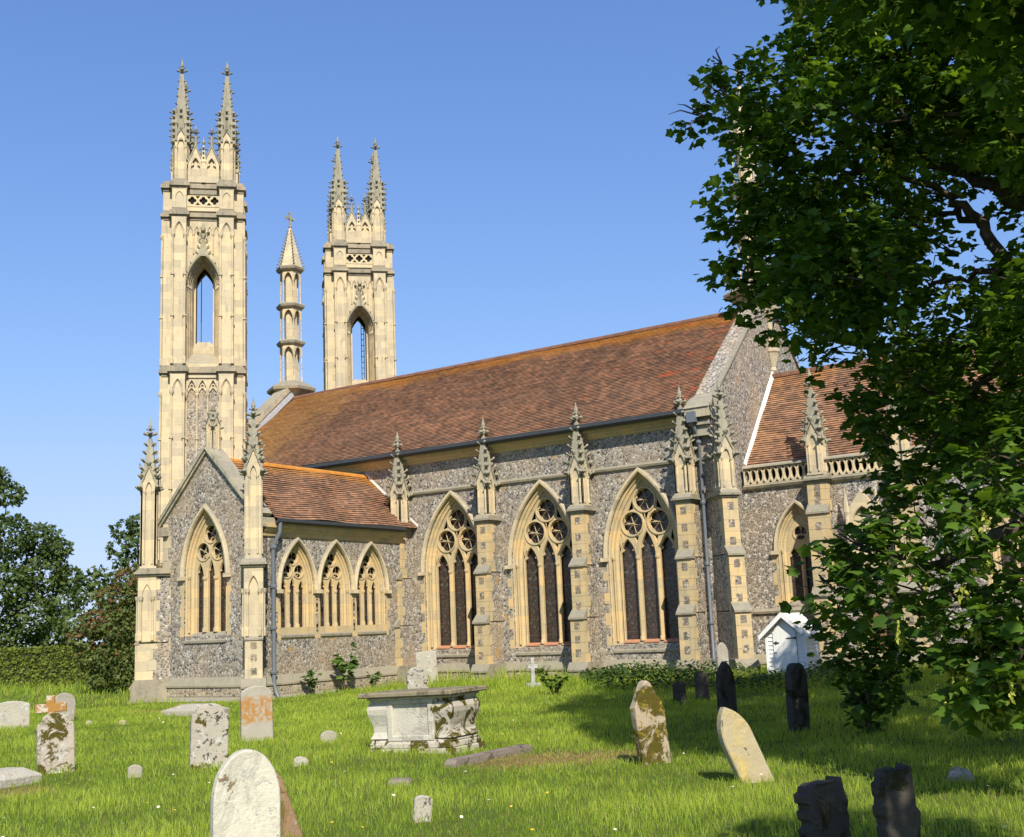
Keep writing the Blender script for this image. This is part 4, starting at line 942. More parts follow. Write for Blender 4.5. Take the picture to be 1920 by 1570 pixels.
gravestone(p_shoulder(.50, .84), .11, P_(391, 1440), 58, m_spot, "black spotted headstone with broken shoulders, left of the orange headstone", lean=2, back=-4, seed=5)
gravestone(p_round(.53, .90, .55), .10, P_(482, 1390), 58, m_orange, "upright headstone covered in bright orange lichen before the porch buttress", lean=-1.2, seed=6)
gravestone(p_seg(.70, .58, .10), .11, P_(22, 1366), 60, m_pale, "broad squat pale headstone cut by the left edge of the photo", seed=7)
gravestone(p_round(.50, .66, .9), .10, P_(117, 1352), 72, m_grey, "dark round-topped headstone standing behind the orange stone cross", lean=4, seed=8)
gravestone(p_peak(.42, .99), .13, P_(1228, 1433), 62, m_point, "tall pointed headstone with big moss patches, in front of the tree shade", lean=-4, back=-2, seed=9, amp=.014)
gravestone(p_gothic(.36, .84, .36), .11, P_(1419, 1466), 52, m_lean, "buff pointed headstone leaning far over to the left", lean=-21, back=-6, seed=10)
gravestone(p_gothic(.38, 1.02, .36), .11, P_(1366, 1363), 75, m_dark, "dark pointed headstone upright in the tree shade", seed=11)
gravestone(p_shoulder(.36, 1.02), .14, P_(1499, 1372), 68, m_dark, "tall dark shouldered headstone in front of the white shed", lean=1.5, seed=12)
gravestone(p_jag(.38, .52), .13, (-3.08, 8.46), 62, m_dark, "shade-dark scroll-sided headstone, left of the two at the bottom right corner", lean=-3, seed=13, amp=.02, bev=.005)
gravestone(p_jag(.32, .64), .12, (-2.54, 8.40), 64, m_dark, "shade-dark scroll-sided headstone, right of the two at the bottom right corner", lean=-2, seed=14, amp=.02, bev=.005)
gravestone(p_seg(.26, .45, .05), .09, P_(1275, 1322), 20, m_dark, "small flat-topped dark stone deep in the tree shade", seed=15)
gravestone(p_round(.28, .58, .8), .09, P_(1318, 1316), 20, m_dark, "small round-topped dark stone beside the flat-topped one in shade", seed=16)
gravestone(p_gothic(.34, .95, .26), .10, (-12.6, 28.2), 60, m_grey, "grey pointed headstone in the nettles by the white shed", seed=17)
gravestone(p_round(.56, .72, .8), .11, P_(783, 1302, .1), 55, m_spot, "dark white-flecked headstone peeping over the chest tomb", seed=18)
gravestone(p_seg(.62, .98, .04), .10, P_(803, 1280, .15), 35, m_pale, "pale plain headstone close against the nave wall", lean=-3, seed=19)
gravestone(p_round(.26, .19, .6), .10, P_(616, 1393), 50, m_grey, "small domed footstone in grass left of the chest tomb", "footstone", "footstone", seed=20)
gravestone(p_round(.19, .12, .7), .10, P_(563, 1437), 50, m_pale, "small pale footstone just above the large pale headstone", "footstone", "footstone", lean=8, seed=21)
gravestone(p_round(.18, .16, .6), .09, P_(253, 1456), 50, m_grey, "grey footstone alone in grass left of the spotted headstone", "footstone", "footstone", seed=22)
gravestone(p_seg(.17, .24, .05), .07, P_(790, 1537), 45, m_spot, "small pale stub of stone in the near grass at the bottom centre", "footstone", "footstone", lean=6, seed=23, amp=.012)
gravestone(p_round(.14, .09, .6), .08, P_(167, 1363), 50, m_pale, "tiny white footstone right of the orange cross", "footstone", "footstone", seed=24)
gravestone(p_round(.16, .09, .6), .08, P_(230, 1361), 50, m_lean, "tiny orange-brown footstone near the porch corner", "footstone", "footstone", seed=25)
# stone crosses
def cross(pos, face, h, w, arm, t, mat, label, lean=0, hz=.68, base=False):
    a = w/2; b = arm/2; z = h*hz
    P = [(-a, -.3), (a, -.3), (a*.92, z-a), (b, z-a), (b, z+a), (a*.9, z+a), (a*.9, h), (-a*.9, h), (-a*.9, z+a), (-b, z+a), (-b, z-a), (-a*.92, z-a)]
    o = gravestone(P, t, pos, face, mat, label, "stone_cross", "grave cross", lean, seed=int(h*100))
    if base:
        bm = MB(); M = W[o]; bm.box(-.2, .2, -.16, .16, -.2, .10, 0); bm.build("base", mat, o, Matrix.Translation((pos[0], pos[1], gh(*pos))) @ Matrix.Rotation(R(face), 4, 'Z'), .01)
    return o
m_ocross = lichen_mat("orange_lichen_cross", (.50,.44,.36), [(ORL, 5, .44, .5), (WL, 8, .58, .63)])
m_gcross = lichen_mat("pale_cross", (.40,.39,.36), [((.30,.29,.26), 6, .5, .6)])
cross(P_(96, 1378), 52, .74, .17, .58, .13, m_ocross, "short stone cross covered in orange lichen, at the left", -2)
cross(P_(1000, 1290, .12), 40, .74, .11, .28, .08, m_gcross, "small pale grey cross near the nave wall between two buttresses", 0, .70, True)
# chest tomb
tp = P_(766, 1414); TB = empty("chest_tomb", (tp[0]-.02, tp[1]+.42, 0), "white limestone chest tomb with bulging ends and a mossy right-hand end", "tomb")
TM = Matrix.Translation((tp[0]-.02, tp[1]+.42, .0)) @ Matrix.Rotation(R(6), 4, 'Z') @ Matrix.Rotation(R(-1.6), 4, 'Y')
L2, D2 = .67, .40
b = MB(); b.box(-L2-.06, L2+.06, -D2-.06, D2+.06, -.2, .07); b.box(-L2-.02, L2+.02, -D2-.02, D2+.02, .07, .15); b.xprism([(-D2-.02, .15), (D2+.02, .15), (D2-.04, .19), (-D2+.04, .19)], -L2, L2)
b.build("base", m_tombm, TB, TM, .012)
b = MB(); b.box(-L2+.10, L2-.10, -D2+.08, D2-.08, .15, .76); b.build("body", m_tomb, TB, TM)
ogee = [(.0, .19), (-.045, .21), (-.02, .25), (.0, .30), (-.005, .38), (-.03, .46), (-.065, .55), (-.075, .62), (-.06, .68), (-.03, .72), (-.045, .76)]
for sg in (-1, 1):                                  # bulging end pieces
    b = MB(); rs = []
    for (o, z) in ogee:
        x0, x1 = (L2-.31, L2-.03-o) if sg > 0 else (-L2+.03+o, -L2+.31); rs.append([(x0, -D2+.05+o*.8, z), (x1, -D2+.05+o*.8, z), (x1, D2-.05-o*.8, z), (x0, D2-.05-o*.8, z)])
    b.rings(rs); b.build("end_piece", m_tomb if sg < 0 else m_tombm, TB, TM)
b = MB(); b.box(-.30, .34, -D2+.035, -D2+.09, .20, .74); b.mesh(plate([(-.38, .17), (.40, .17), (.40, .76), (-.38, .76)], [[(-.28, .25), (.31, .25), (.31, .69), (-.28, .69)]], -D2-.005, -D2+.06, .012)); b.build("panel", m_tomb, TB, TM)
b = MB(); b.box(-L2-.03, L2+.03, -D2-.03, D2+.03, .755, .79); b.build("lid_moulding", m_tomb, TB, TM, .012)
b = MB(); b.box(-L2-.13, L2+.11, -D2-.12, D2+.12, .79, .86); me_ = b.build("lid", m_lid, TB, TM, .014)
# ledger slabs, kerbs, stones in the grass
def slab(pos, rot, sx, sy, z0, z1, mat, label, name="ledger_stone", cat="grave slab", tx=0, ty=0, ins=.06, seed=1):
    mb = MB(); n = 6
    mb.sq([(.5, -.3), (.5, (z1-z0)*.5), (.5-ins, z1-z0)]); mb.v = [(p[0]*sx, p[1]*sy, p[2]) for p in mb.v]
    o = mb.build(name, mat, None, Matrix.Translation((pos[0], pos[1], gh(*pos)+z0)) @ Matrix.Rotation(R(rot), 4, 'Z') @ Matrix.Rotation(R(tx), 4, 'X') @ Matrix.Rotation(R(ty), 4, 'Y'), .01)
    roughen(o.data, .01, 5, seed); tag(o, label, cat); return o
slab(P_(366, 1342), 12, 1.35, .75, 0, .26, m_grey, "low coped grave slab on the grass before the porch", ins=.30, seed=3)
slab(P_(5, 1472), 10, .55, .75, 0, .20, m_pale, "pale sloping grave slab cut by the left edge of the photo", ins=.25, seed=4)
kp = (-9.2, 13.0); slab(kp, 93, 1.95, .17, 0, .09, m_iron, "long grey grave kerb lying in the grass right of the chest tomb", "grave_kerb", "kerb", ins=.03, seed=5)
slab(P_(750, 1474), 30, .26, .18, 0, .06, m_iron, "flat grey stone sunk in grass below the chest tomb", "flat_stone", "stone", ins=.1, seed=6)
slab(P_(1800, 1463), 20, .24, .16, 0, .12, m_pale, "small broken pale stone in grass at the right edge of the shade", "broken_stone", "stone", ins=.2, seed=7, ty=20)

# ------------------------------------------------------------------ white shed by the chancel
SX, SY = -11.03, 28.6; SG = gh(SX, SY)
shed = empty("shed", (SX, SY+.5, SG), "small white weatherboarded shed with a gabled roof by the church wall", "shed")
FS = frame((SX, SY, SG), 0); hw, dp_, eh, ah = .50, 1.05, 1.12, 1.56
b = MB(); b.box(-hw+.02, hw-.02, .03, dp_, -.2, eh); b.prism([(-hw+.02, eh), (hw-.02, eh), (0, ah-.04)], .03, dp_)
nb = 11; hb = eh/nb
for i in range(nb + 4):                             # overlapping boards
    z = i*hb; top = z+hb
    if z < eh - .01:
        for x0, x1 in ((-hw, -.33), (.30, hw)): b.add([(x0, .0-.012, z), (x1, -.012, z), (x1, .02, top+.01), (x0, .02, top+.01), (x0, .03, z), (x1, .03, z)], [(0,1,2,3), (0,4,5,1)], 0, Matrix())
        for sg in (-1, 1): q = [(sg*(hw+.012), 0, z), (sg*(hw+.012), dp_, z), (sg*(hw-.02), dp_, top+.01), (sg*(hw-.02), 0, top+.01), (sg*(hw-.03), 0, z), (sg*(hw-.03), dp_, z)]; b.add(q, [(0,1,2,3) if sg > 0 else (3,2,1,0), (0,4,5,1)])
    else:
        w_ = hw*(1-(z-eh)/(ah-eh)); w2 = max(.02, hw*(1-(top-eh)/(ah-eh))); b.add([(-w_, -.012, z), (w_, -.012, z), (w2, .02, top), (-w2, .02, top), (-w_, .03, z), (w_, .03, z)], [(0,1,2,3), (0,4,5,1)])
for sg in (-1, 1): b.box(sg*hw-.03, sg*hw+.03, -.03, .03, -.1, eh)
b.build("weatherboard_walls", white_p, shed, FS)
b = MB(); P = [(-.32, 0.02), (.29, .02), (.29, 1.14), (.14, 1.31), (-.05, 1.345), (-.20, 1.29), (-.32, 1.12)]; b.mesh(plate(P, [], -.035, .01, .006))
for x in (-.20, -.08, .05, .17): b.box(x-.004, x+.004, -.037, -.03, .04, 1.16)
d_ = b.build("door", white_p, shed, FS)
b = MB()
for z in (.98, .22): b.prism([(.29, z-.03), (.29, z+.03), (.20, z+.012), (.06, z+.012), (.03, z), (.06, z-.012), (.20, z-.012)], -.05, -.037)
b.build("strap_hinge", black_i, d_, FS)
b = MB(); b.box(-.30, -.16, -.055, -.037, .86, .885); b.box(-.25, -.22, -.06, -.037, .84, .91); b.box(-.31, -.24, -.05, -.037, .62, .64); b.build("latch", black_i, d_, FS)
b = MB(); sl = (ah-eh)/hw
for sg in (-1, 1):
    for i in range(7):                              # boards of the roof
        t0, t1 = i/7, (i+1)/7 + .01; x0, x1 = (hw+.12)*(1-t0), (hw+.12)*(1-t1); z0, z1 = eh-.10+(ah-eh+.14)*t0*1.0, eh-.10+(ah-eh+.14)*t1
        q = [(sg*x0, -.16, z0+.02), (sg*x0, dp_+.1, z0+.02), (sg*x1, dp_+.1, z1), (sg*x1, -.16, z1), (sg*x0, -.16, z0-.01), (sg*x0, dp_+.1, z0-.01)]; b.add(q, [(0,1,2,3) if sg > 0 else (3,2,1,0), (0,4,5,1), (3, 2, 5, 4)])
b.build("roof", white_p, shed, FS)
b = MB()
for sg in (-1, 1): q = [(sg*(hw+.14), eh-.18), (sg*(hw+.14), eh-.06), (0, ah+.08), (0, ah-.06)]; b.prism(q if sg > 0 else q[::-1], -.19, -.16)
b.build("bargeboard", white_p, shed, FS)

# ------------------------------------------------------------------ leaves and trees
def tri_mesh(name, V, T, mat, parent=None, tint=None, M=None):
    me = bpy.data.meshes.new(name); me.vertices.add(len(V)); me.vertices.foreach_set("co", np.asarray(V, np.float32).ravel())
    T = np.asarray(T, np.int32); me.loops.add(T.size); me.loops.foreach_set("vertex_index", T.ravel())
    me.polygons.add(len(T)); me.polygons.foreach_set("loop_start", np.arange(0, T.size, 3, dtype=np.int32))
    me.materials.append(mat); me.update(calc_edges=True)
    if tint is not None: a = me.attributes.new("tint", 'FLOAT', 'POINT'); a.data.foreach_set("value", np.asarray(tint, np.float32))
    o = bpy.data.objects.new(name, me); return link(o, parent, M)
def scatter(name, tpl, tris, pos, fwd, up, size, tint, mat, parent=None):
    """copies of a leaf template: x across, y along fwd, z along up"""
    pos, fwd, up = (np.asarray(a, float) for a in (pos, fwd, up))
    fwd /= np.linalg.norm(fwd, axis=1)[:, None]; side = np.cross(fwd, up); side /= np.linalg.norm(side, axis=1)[:, None] + 1e-9; upn = np.cross(side, fwd)
    t = np.asarray(tpl, float); n, k = len(pos), len(t); s = np.asarray(size)[:, None, None]
    V = pos[:, None, :] + s*(t[None, :, 0, None]*side[:, None] + t[None, :, 1, None]*fwd[:, None] + t[None, :, 2, None]*upn[:, None])
    T = np.asarray(tris)[None] + (np.arange(n)*k)[:, None, None]
    return tri_mesh(name, V.reshape(-1, 3), T.reshape(-1, 3), mat, parent, np.repeat(np.asarray(tint), k))
_h = [(0.0, 0.0), (.20, -.06), (.42, .08), (.38, .24), (.56, .48), (.38, .58), (.22, .70)]
_out = _h + [(0, 1.0)] + [(-x, y) for x, y in _h[1:][::-1]]
SYC = [(0, .36, .0)] + [(x, y, -.22*abs(x) - .12*y*y) for x, y in _out]; SYC_T = [(0, 1+i, 1+(i+1) % len(_out)) for i in range(len(_out))]
OVL = [(0, 0, 0), (.28, .35, -.06), (0, 1, -.1), (-.28, .35, -.06)]; OVL_T = [(0, 1, 2), (0, 2, 3)]
CLP = [(0, .3, .05), (.05, -.1, 0), (.42, .02, -.05), (.30, .35, .0), (.50, .72, -.1), (.12, .62, 0), (0, 1.05, -.12), (-.2, .66, 0), (-.52, .60, -.08), (-.28, .30, 0), (-.40, -.05, -.06)]; CLP_T = [(0, 1+i, 1+(i+1) % 10) for i in range(10)]
rg = np.random.default_rng(11)
def unit(n): v = rg.normal(size=(n, 3)); return v/np.linalg.norm(v, axis=1)[:, None]
def ball(n, c, r, squash=(1,1,1), hollow=.35):
    return np.asarray(c) + unit(n)*((hollow + (1-hollow)*rg.random(n))**.6)[:, None]*r*np.asarray(squash)

syc = empty("sycamore_tree", (.45, 14.1, 0), "big sycamore overhanging the right side of the photo, with hanging seed clusters", "tree")
blobs = []                                           # (x px, y px, distance, radius, twigs)
def B(px, py, d, r, n=None): d *= 1.12; r *= 1.12; blobs.append((at(px, py, d), r, n or int(40*r*r*1.45)))
for a in [ # left finger
 (1300,215,13.2,.34), (1345,185,13.2,.45), (1390,150,13.3,.42), (1335,115,13.2,.22), (1410,215,13.1,.45), (1440,165,13.4,.45),
 # upper edge and shoulder
 (1530,60,13.2,.55), (1560,10,13.4,.6), (1490,130,12.9,.55), (1470,200,12.8,.5), (1420,280,12.8,.45), (1450,320,12.9,.5), (1440,400,13,.5), (1430,500,13,.5), (1455,260,12.8,.5), (1395,340,12.9,.42), (1385,400,12.8,.45), (1400,460,13.2,.45), (1385,520,13.4,.40), (1405,565,13.4,.30), (1450,520,13.2,.5), (1460,590,13.5,.4), (1470,430,12.8,.55), (1470,340,12.6,.6),
 # body
 (1620,20,12.8,.8), (1700,40,12.6,.8), (1800,30,12.8,.9), (1890,40,12.4,.9), (1590,120,12.6,.8), (1680,130,12.4,.7), (1780,130,12.8,.8), (1880,150,12.8,.8), (1560,220,12.3,.7), (1640,210,12.0,.6), (1740,200,12.2,.6), (1560,310,12.5,.7), (1650,290,12.4,.6), (1550,410,12.6,.7), (1640,380,12.8,.6), (1540,500,12.9,.65), (1620,470,13.0,.6), (1700,430,13.4,.5), (1560,580,13.0,.6), (1640,560,13.2,.65), (1520,640,13.3,.32), (1720,540,13.4,.6), (1880,560,13.6,.5), (1830,250,13.4,.5), (1900,260,13.0,.5), (1760,470,14.0,.4),
 # lower skirt
 (1600,650,13.0,.6), (1690,640,13.2,.65), (1780,640,13.2,.6), (1880,640,13.4,.35), (1830,640,13.4,.35), (1620,740,12.8,.5), (1700,730,12.9,.65), (1790,740,12.9,.65), (1880,750,13.0,.65), (1640,820,12.7,.30), (1710,820,12.6,.6), (1800,830,12.4,.65), (1890,830,12.4,.6), (1690,900,12.6,.4), (1760,910,12.2,.6), (1850,900,12.0,.5), (1670,930,12.6,.3),
 # outside the frame
 (2000,120,12.8,1.1), (2120,240,13.2,1.2), (2000,330,13.6,.9), (2200,420,13.2,1.2), (2030,560,13.8,.9), (2050,740,13.2,.9), (1640,-120,13.0,1.0), (1820,-120,12.8,1.1), (2000,-80,12.6,1.2), (1720,-280,13.6,1.1), (1920,-280,13.2,1.2), (2150,-120,13.4,1.3), (1560,-40,14.4,.7),
 (1640,100,15.4,.9), (1760,0,15.8,1.0), (1900,100,16,1.0), (1560,160,14.8,.7), (1620,330,14.8,.7), (1560,520,14.4,.6), (2000,660,15.5,1.1), (2080,360,16,1.2)]: B(*a)
def proj(p):
    q = mw.inverted() @ Vector(p); return 960 + FPX*q.x/-q.z, 785 - FPX*q.y/-q.z
SIL = [(1500,-60),(1450,100),(1420,260),(1370,380),(1400,520),(1480,600),(1560,660),(1620,760),(1690,860),(1760,920),(1990,920),(1990,-60)]
def inside(x, y, P):
    r = False
    for (x0, y0), (x1, y1) in zip(P, P[1:]+P[:1]):
        if (y0 > y) != (y1 > y) and x < (x1-x0)*(y-y0)/(y1-y0)+x0: r = not r
    return r
HOLES = [(1862,440,75), (1850,690,70), (1700,520,45), (1770,380,50), (1885,330,40), (1790,560,40), (1640,600,40)]
rc = random.Random(5); k_ = 0
while k_ < 22:                                       # the rest of the crown, over and beyond the frame
    u = Vector((rc.gauss(0,1), rc.gauss(0,1), rc.gauss(0,1))).normalized()*rc.random()**.45
    c = Vector((.6 + 6.0*u.x, 14.2 + 5.4*u.y, 8.3 + 4.2*u.z)); t = c.z/1.273; sx_, sy_ = c.x - t, c.y + t
    x, y = proj(c)
    if any(inside(x, y, SIL) and math.hypot(x-a, y-b) < q+40 for a, b, q in HOLES) or sy_ < 16.0 + .12*(sx_+6) or sx_ < -11.5 or not (x > 2030 or (y < -90 and x > 1560) or inside(x-130, y+90, SIL) and inside(x-140, y, SIL)): continue
    blobs.append((c, 1.1, 90)); k_ += 1
for (c, r, n) in [((.75,4.85,5.15),.75,110), ((1.5,5.2,5.7),.7,80)]: blobs.append((Vector(c), r, n))  # unseen bough added to shade the two near scroll-sided headstones
SHADE = [P_(*q) for q in ((985,1340),(1110,1318),(1140,1296),(1420,1292),(1500,1276),(1960,1272),(1990,1420),(1450,1428),(1215,1416),(1115,1354))]
LIT = [(P_(1410,1440), .0), (P_(1228,1425), .0), (P_(1410,1440), .7), (P_(1228,1425), .8), (P_(1600,1500), 0), (P_(1750,1490), 0), (P_(1850,1500), 0), (P_(1100,1400), 0), (P_(1000,1300), 0), (P_(950,1420), 0), (P_(1330,1480), 0)] + [((x, y), z) for x, y, zs in ((-13.98, 29.1, (1, 2.2, 3.5)), (-15.6, 30, (1.2, 2.5)), (-12.6, 29.2, (1.2, 2.4, 3.6)), (-17.4, 29.2, (1, 2)), (-14.8, 30, (1, 2))) for z in zs] + [((p.x, p.y), p.z) for p in (at(1890,880,12), at(1800,1000,12.4), at(1870,1120,12), at(1700,1020,12.6), at(1520,190,14.2), at(1460,300,14.3), at(1640,240,13.6), at(1740,210,13.6))]
def chord(g, z, c, r):                               # how much of a sun ray from ground point g the ball of leaves at c takes
    d = sdir; w = Vector((c[0]-g[0], c[1]-g[1], c[2]-z)); m = w.length_squared - w.dot(d)**2
    return 2*math.sqrt(r*r-m) if m < r*r else 0
cand = []
gx0 = min(p[0] for p in SHADE); gx1 = max(p[0] for p in SHADE); gy0 = min(p[1] for p in SHADE); gy1 = max(p[1] for p in SHADE)
yy = gy0
while yy < gy1:
    xx = gx0
    while xx < gx1:
        if inside(xx, yy, SHADE): cand.append((xx, yy))
        xx += .6
    yy += .6
for g_ in cand:  # extra leaf balls added to the crown where its ground shade runs thin
    if sum(chord(g_, 0, c, r*.95) for c, r, n in blobs) > 2.3: continue
    for trial in range(60):
        t = 3.4 + .1*trial + rc.uniform(0, .3); far = math.hypot(g_[0]+t, g_[1]-t) > 12.6; c = Vector((g_[0]+t, g_[1]-t, 1.273*t)); x, y = proj(c); r = .85
        if not (x > 2010 or (y < -70 and x > 1540) or (far and all(inside(x+i, y+j, SIL) for i, j in ((-115, 0), (0, 105), (-85, 80), (-80, -60), (0, 0))) and all(math.hypot(x-a, y-b) > q+45 for a, b, q in HOLES))): continue
        if c.x < .5 and c.z < 3.2 or any(chord(p, z, c, r+.15) for p, z in LIT): continue
        blobs.append((c, r, 88)); break
low = []                                             # low drooping boughs, nearer the camera
def Lo(px, py, d, r, n=None): d *= 1.17; r *= 1.15; low.append((at(px, py, d), r, n or int(50*r*r*1.05)))
for a in [(1900,860,10.2,.40), (1850,930,10.4,.45), (1905,980,10.0,.45), (1780,960,10.7,.42), (1720,1010,10.8,.45), (1800,1040,10.4,.50), (1890,1070,10.0,.45), (1650,1030,11.0,.42), (1590,1020,11.2,.38), (1545,1040,11.4,.32), (1530,1090,11.4,.28), (1600,1090,11.1,.42), (1680,1090,10.8,.45), (1760,1120,10.5,.45), (1850,1150,10.2,.42), (1570,1120,11.2,.26), (1625,1140,11.2,.32), (1700,1150,10.9,.28), (1910,1180,9.9,.35), (1860,1240,10.1,.36,26), (1900,1280,9.8,.30,22), (1830,1310,10.2,.25,18), (1870,1190,10.2,.3,18), (1790,1190,10.4,.2),
          (1980,900,10.0,.6), (2020,1050,9.8,.6), (1990,1200,9.7,.5)]: Lo(*a)
sap = [] 
for a in [(1600,1190,13.6,.24), (1650,1215,13.5,.26), (1560,1215,13.7,.17), (1700,1185,13.4,.22), (1745,1215,13.3,.14), (1615,1255,13.6,.20), (1665,1270,13.5,.17), (1580,1262,13.7,.12), (1705,1250,13.3,.13), (1630,1305,13.6,.15), (1600,1300,13.7,.09), (1655,1325,13.6,.10), (1545,1170,13.7,.16), (1625,1150,13.6,.22), (1612,1345,13.6,.08), (1640,1365,13.6,.08), (1685,1300,13.4,.08)]: sap.append((at(a[0], a[1], a[2]*1.30), a[3]*1.28, int(150*a[3]*a[3]*1.7) + 5))
def foliage(name, bl, mat, parent, lsize, per=7, seeds=None, droop=.35):
    pos, fw, up, sz, ti = [], [], [], [], []; sp, sf = [], []
    for c, r, n in bl:
        tw = ball(n, c, r, (1, 1, .85)); q = rg.random()
        for p in tw:
            a0 = rg.random()*6.28; out = np.asarray(p) - np.asarray(c)
            for k in range(per):
                a = a0 + 2.4*k; d = np.array([math.cos(a), math.sin(a), -droop + .35*rg.normal()]) + .35*out/max(r, .1)
                pos.append(p + d*.05 + rg.normal(size=3)*.05); fw.append(d); up.append(np.array([0, 0, 1.0]) + .38*rg.normal(size=3)); sz.append(lsize*(.45 + .8*rg.random())); ti.append(np.clip(.25 + .3*q + .25*rg.normal(), 0, 1))
            if seeds and rg.random() < seeds: sp.append(p - np.array([0, 0, .04]))
    o = scatter(name, SYC, SYC_T, pos, fw, up, sz, ti, mat, parent)
    if sp:
        P2, F2, U2, S2, T2 = [], [], [], [], []
        for p in sp:
            for k in range(16):
                P2.append(p + np.array([rg.normal()*.018, rg.normal()*.018, -.012*k])); F2.append([rg.normal(), rg.normal(), -1.6]); U2.append(rg.normal(size=3)); S2.append(.045); T2.append(rg.random())
        scatter("seed_clusters", OVL, OVL_T, P2, F2, U2, np.array(S2)*1.3, T2, seed_m, parent)
    return o
foliage("crown", blobs, syc_leaf, syc, .122, 9, .10)
foliage("low_boughs", low, syc_leaf, syc, .140, 7, .30)
def limb(mb, pts, r0, r1, jit=.04):
    P = [Vector(p) for p in pts]; Q = []
    for i in range(len(P)-1):
        for k in range(4):
            t = k/4; Q.append(P[i].lerp(P[i+1], t) + Vector((rnd.gauss(0, jit), rnd.gauss(0, jit), rnd.gauss(0, jit))))
    Q.append(P[-1]); n = len(Q); mb.tube(Q, [r0 + (r1-r0)*i/(n-1) for i in range(n)], 7)
tb = MB(); limb(tb, [(.45, 14.1, -.3), (.40, 14.0, 1.5), (.35, 14.1, 3.4)], .42, .30, .03); tb.build("trunk", bark, syc)
fork = Vector((.35, 14.1, 3.4))
def limb_obj(pts, r0, r1): mb = MB(); limb(mb, pts, r0, r1); mb.build("limb", bark, syc)
limb_obj([fork, at(2020,720,14.45), at(1925,600,14.56), at(1890,500,14.56), at(1832,417,14.67), at(1790,370,14.67), at(1690,330,14.45), at(1560,310,14.34)], .13, .02)
limb_obj([at(1890,500,14.56), at(1830,512,14.78), at(1760,535,14.90), at(1700,560,14.78)], .05, .015)
limb_obj([at(1832,417,14.67), at(1790,398,15.01), at(1740,400,15.12), at(1640,420,14.78)], .05, .015)
limb_obj([fork, at(2080,520,14.78), at(1960,400,14.90), at(1900,370,14.90), at(1813,332,15.01), at(1737,306,14.90), at(1600,240,14.78), at(1440,165,14.90), at(1330,180,14.78)], .12, .012)
limb_obj([fork, at(2100,300,14.78), at(1950,80,14.56), at(1850,50,14.34), at(1700,40,14.34)], .12, .02)
limb_obj([fork, (1.2, 11.5, 5.5), (2, 10.5, 7.5), (3, 11, 9)], .25, .05); limb_obj([fork, (1.0, 14, 5.2), (.5, 15.6, 6.2), (-.5, 17, 6.2)], .2, .04); limb_obj([fork, (1.2, 10, 4.6), (1.6, 7.5, 6.4), (1.2, 5.2, 5.5)], .12, .03)
limb_obj([(.4, 14.0, 2.6), at(2000,960,12.87), at(1900,1000,12.05), at(1800,1040,12.29), at(1690,1075,12.75), at(1590,1070,13.22)], .12, .012)
limb_obj([(.4, 14.0, 2.2), at(2040,1100,12.17), at(1920,1200,11.58), at(1870,1290,11.58), at(1830,1340,11.70)], .09, .008)
limb_obj([at(1925,600,14.56), at(1860,690,14.56), at(1780,780,14.22), at(1700,880,14.11)], .07, .015)
for c, r, n in blobs[::2]:                          # twigs through the crown
    pass
tw_ = MB()
for c, r, n in blobs + low:
    for k in range(3):
        e = Vector(ball(1, c, r)[0]); tw_.tube([Vector(c) + Vector((.5*r, .1*r, -.25*r)), Vector(c)*.5 + e*.5 + Vector((0,0,.06)), e], [.016, .010, .004], 4)
tw_.build("twigs", bark, syc)
sp0 = P_(1626, 1380)
sapl = empty("sapling", (sp0[0], sp0[1], 0), "young leafy sycamore sapling standing in the shade right of the white shed", "tree")
foliage("crown", sap, syc_leaf, sapl, .125, 6, 0)
b = MB(); s0 = at(1628, 1378, 17.68); s0.z = -.1
limb(b, [s0, at(1625, 1300, 17.68), at(1632, 1240, 17.68), at(1650, 1190, 17.55)], .055, .012, .02); limb(b, [at(1625, 1300, 17.68), at(1680, 1260, 17.55), at(1710, 1215, 17.42)], .03, .008, .01); limb(b, [at(1628, 1330, 17.68), at(1590, 1290, 17.68), at(1570, 1240, 17.68)], .03, .008, .01)
b.build("trunk", bark, sapl)

def far_tree(name, base, blobs_, lsize, label, mat, cat="tree", trunk=.3, dens=60, group=None, top=None, red=None, lean=(0,0), trunkh=None, bare=0):
    root = empty(name, base, label, cat, group); pos, fw, up, sz, ti = [], [], [], [], []
    rp, rf, ru, rs_, rt = [], [], [], [], []
    for (dx, dy, dz, r, q) in blobs_:
        c = np.array([base[0]+dx, base[1]+dy, base[2]+dz]); n = int(dens*r*r/(lsize*lsize)*.05)
        p = ball(n, c, r, (1, 1, .8), .45); tb_ = rg.random()
        for i in range(n):
            o = (p[i]-c)/r
            isred = red and rg.random() < red*max(0, o[2]+.5)*q
            (rp if isred else pos).append(p[i]); (rf if isred else fw).append(rg.normal(size=3)*.7 + o*.6 + np.array([0, 0, -.15])); (ru if isred else up).append(np.array([0, 0, .6]) + .7*o + .45*rg.normal(size=3))
            (rs_ if isred else sz).append(lsize*(.6+.8*rg.random())); (rt if isred else ti).append(np.clip(.2 + .35*tb_ + .22*rg.normal(), 0, 1))
    scatter("crown", CLP, CLP_T, pos, fw, up, sz, ti, mat, root)
    if rp: scatter("blossom", CLP, CLP_T, rp, rf, ru, rs_, rt, red_leaf, root)
    mb = MB(); zt = max(b[2] for b in blobs_); bz = Vector(base)
    limb(mb, [bz - Vector((0,0,.3)), bz + Vector((.2, 0, zt*.35)), bz + Vector((-.1, .2, zt*.7)), bz + Vector((0, 0, zt))], trunk, trunk*.12, .06)
    for (dx, dy, dz, r, q) in blobs_[::1]: limb(mb, [bz + Vector((0, 0, max(.2, dz*.45))), bz + Vector((dx*.6, dy*.6, dz*.8)), bz + Vector((dx, dy, dz))], trunk*.3, trunk*.05, .05)
    mb.build("trunk", bark, root); return root
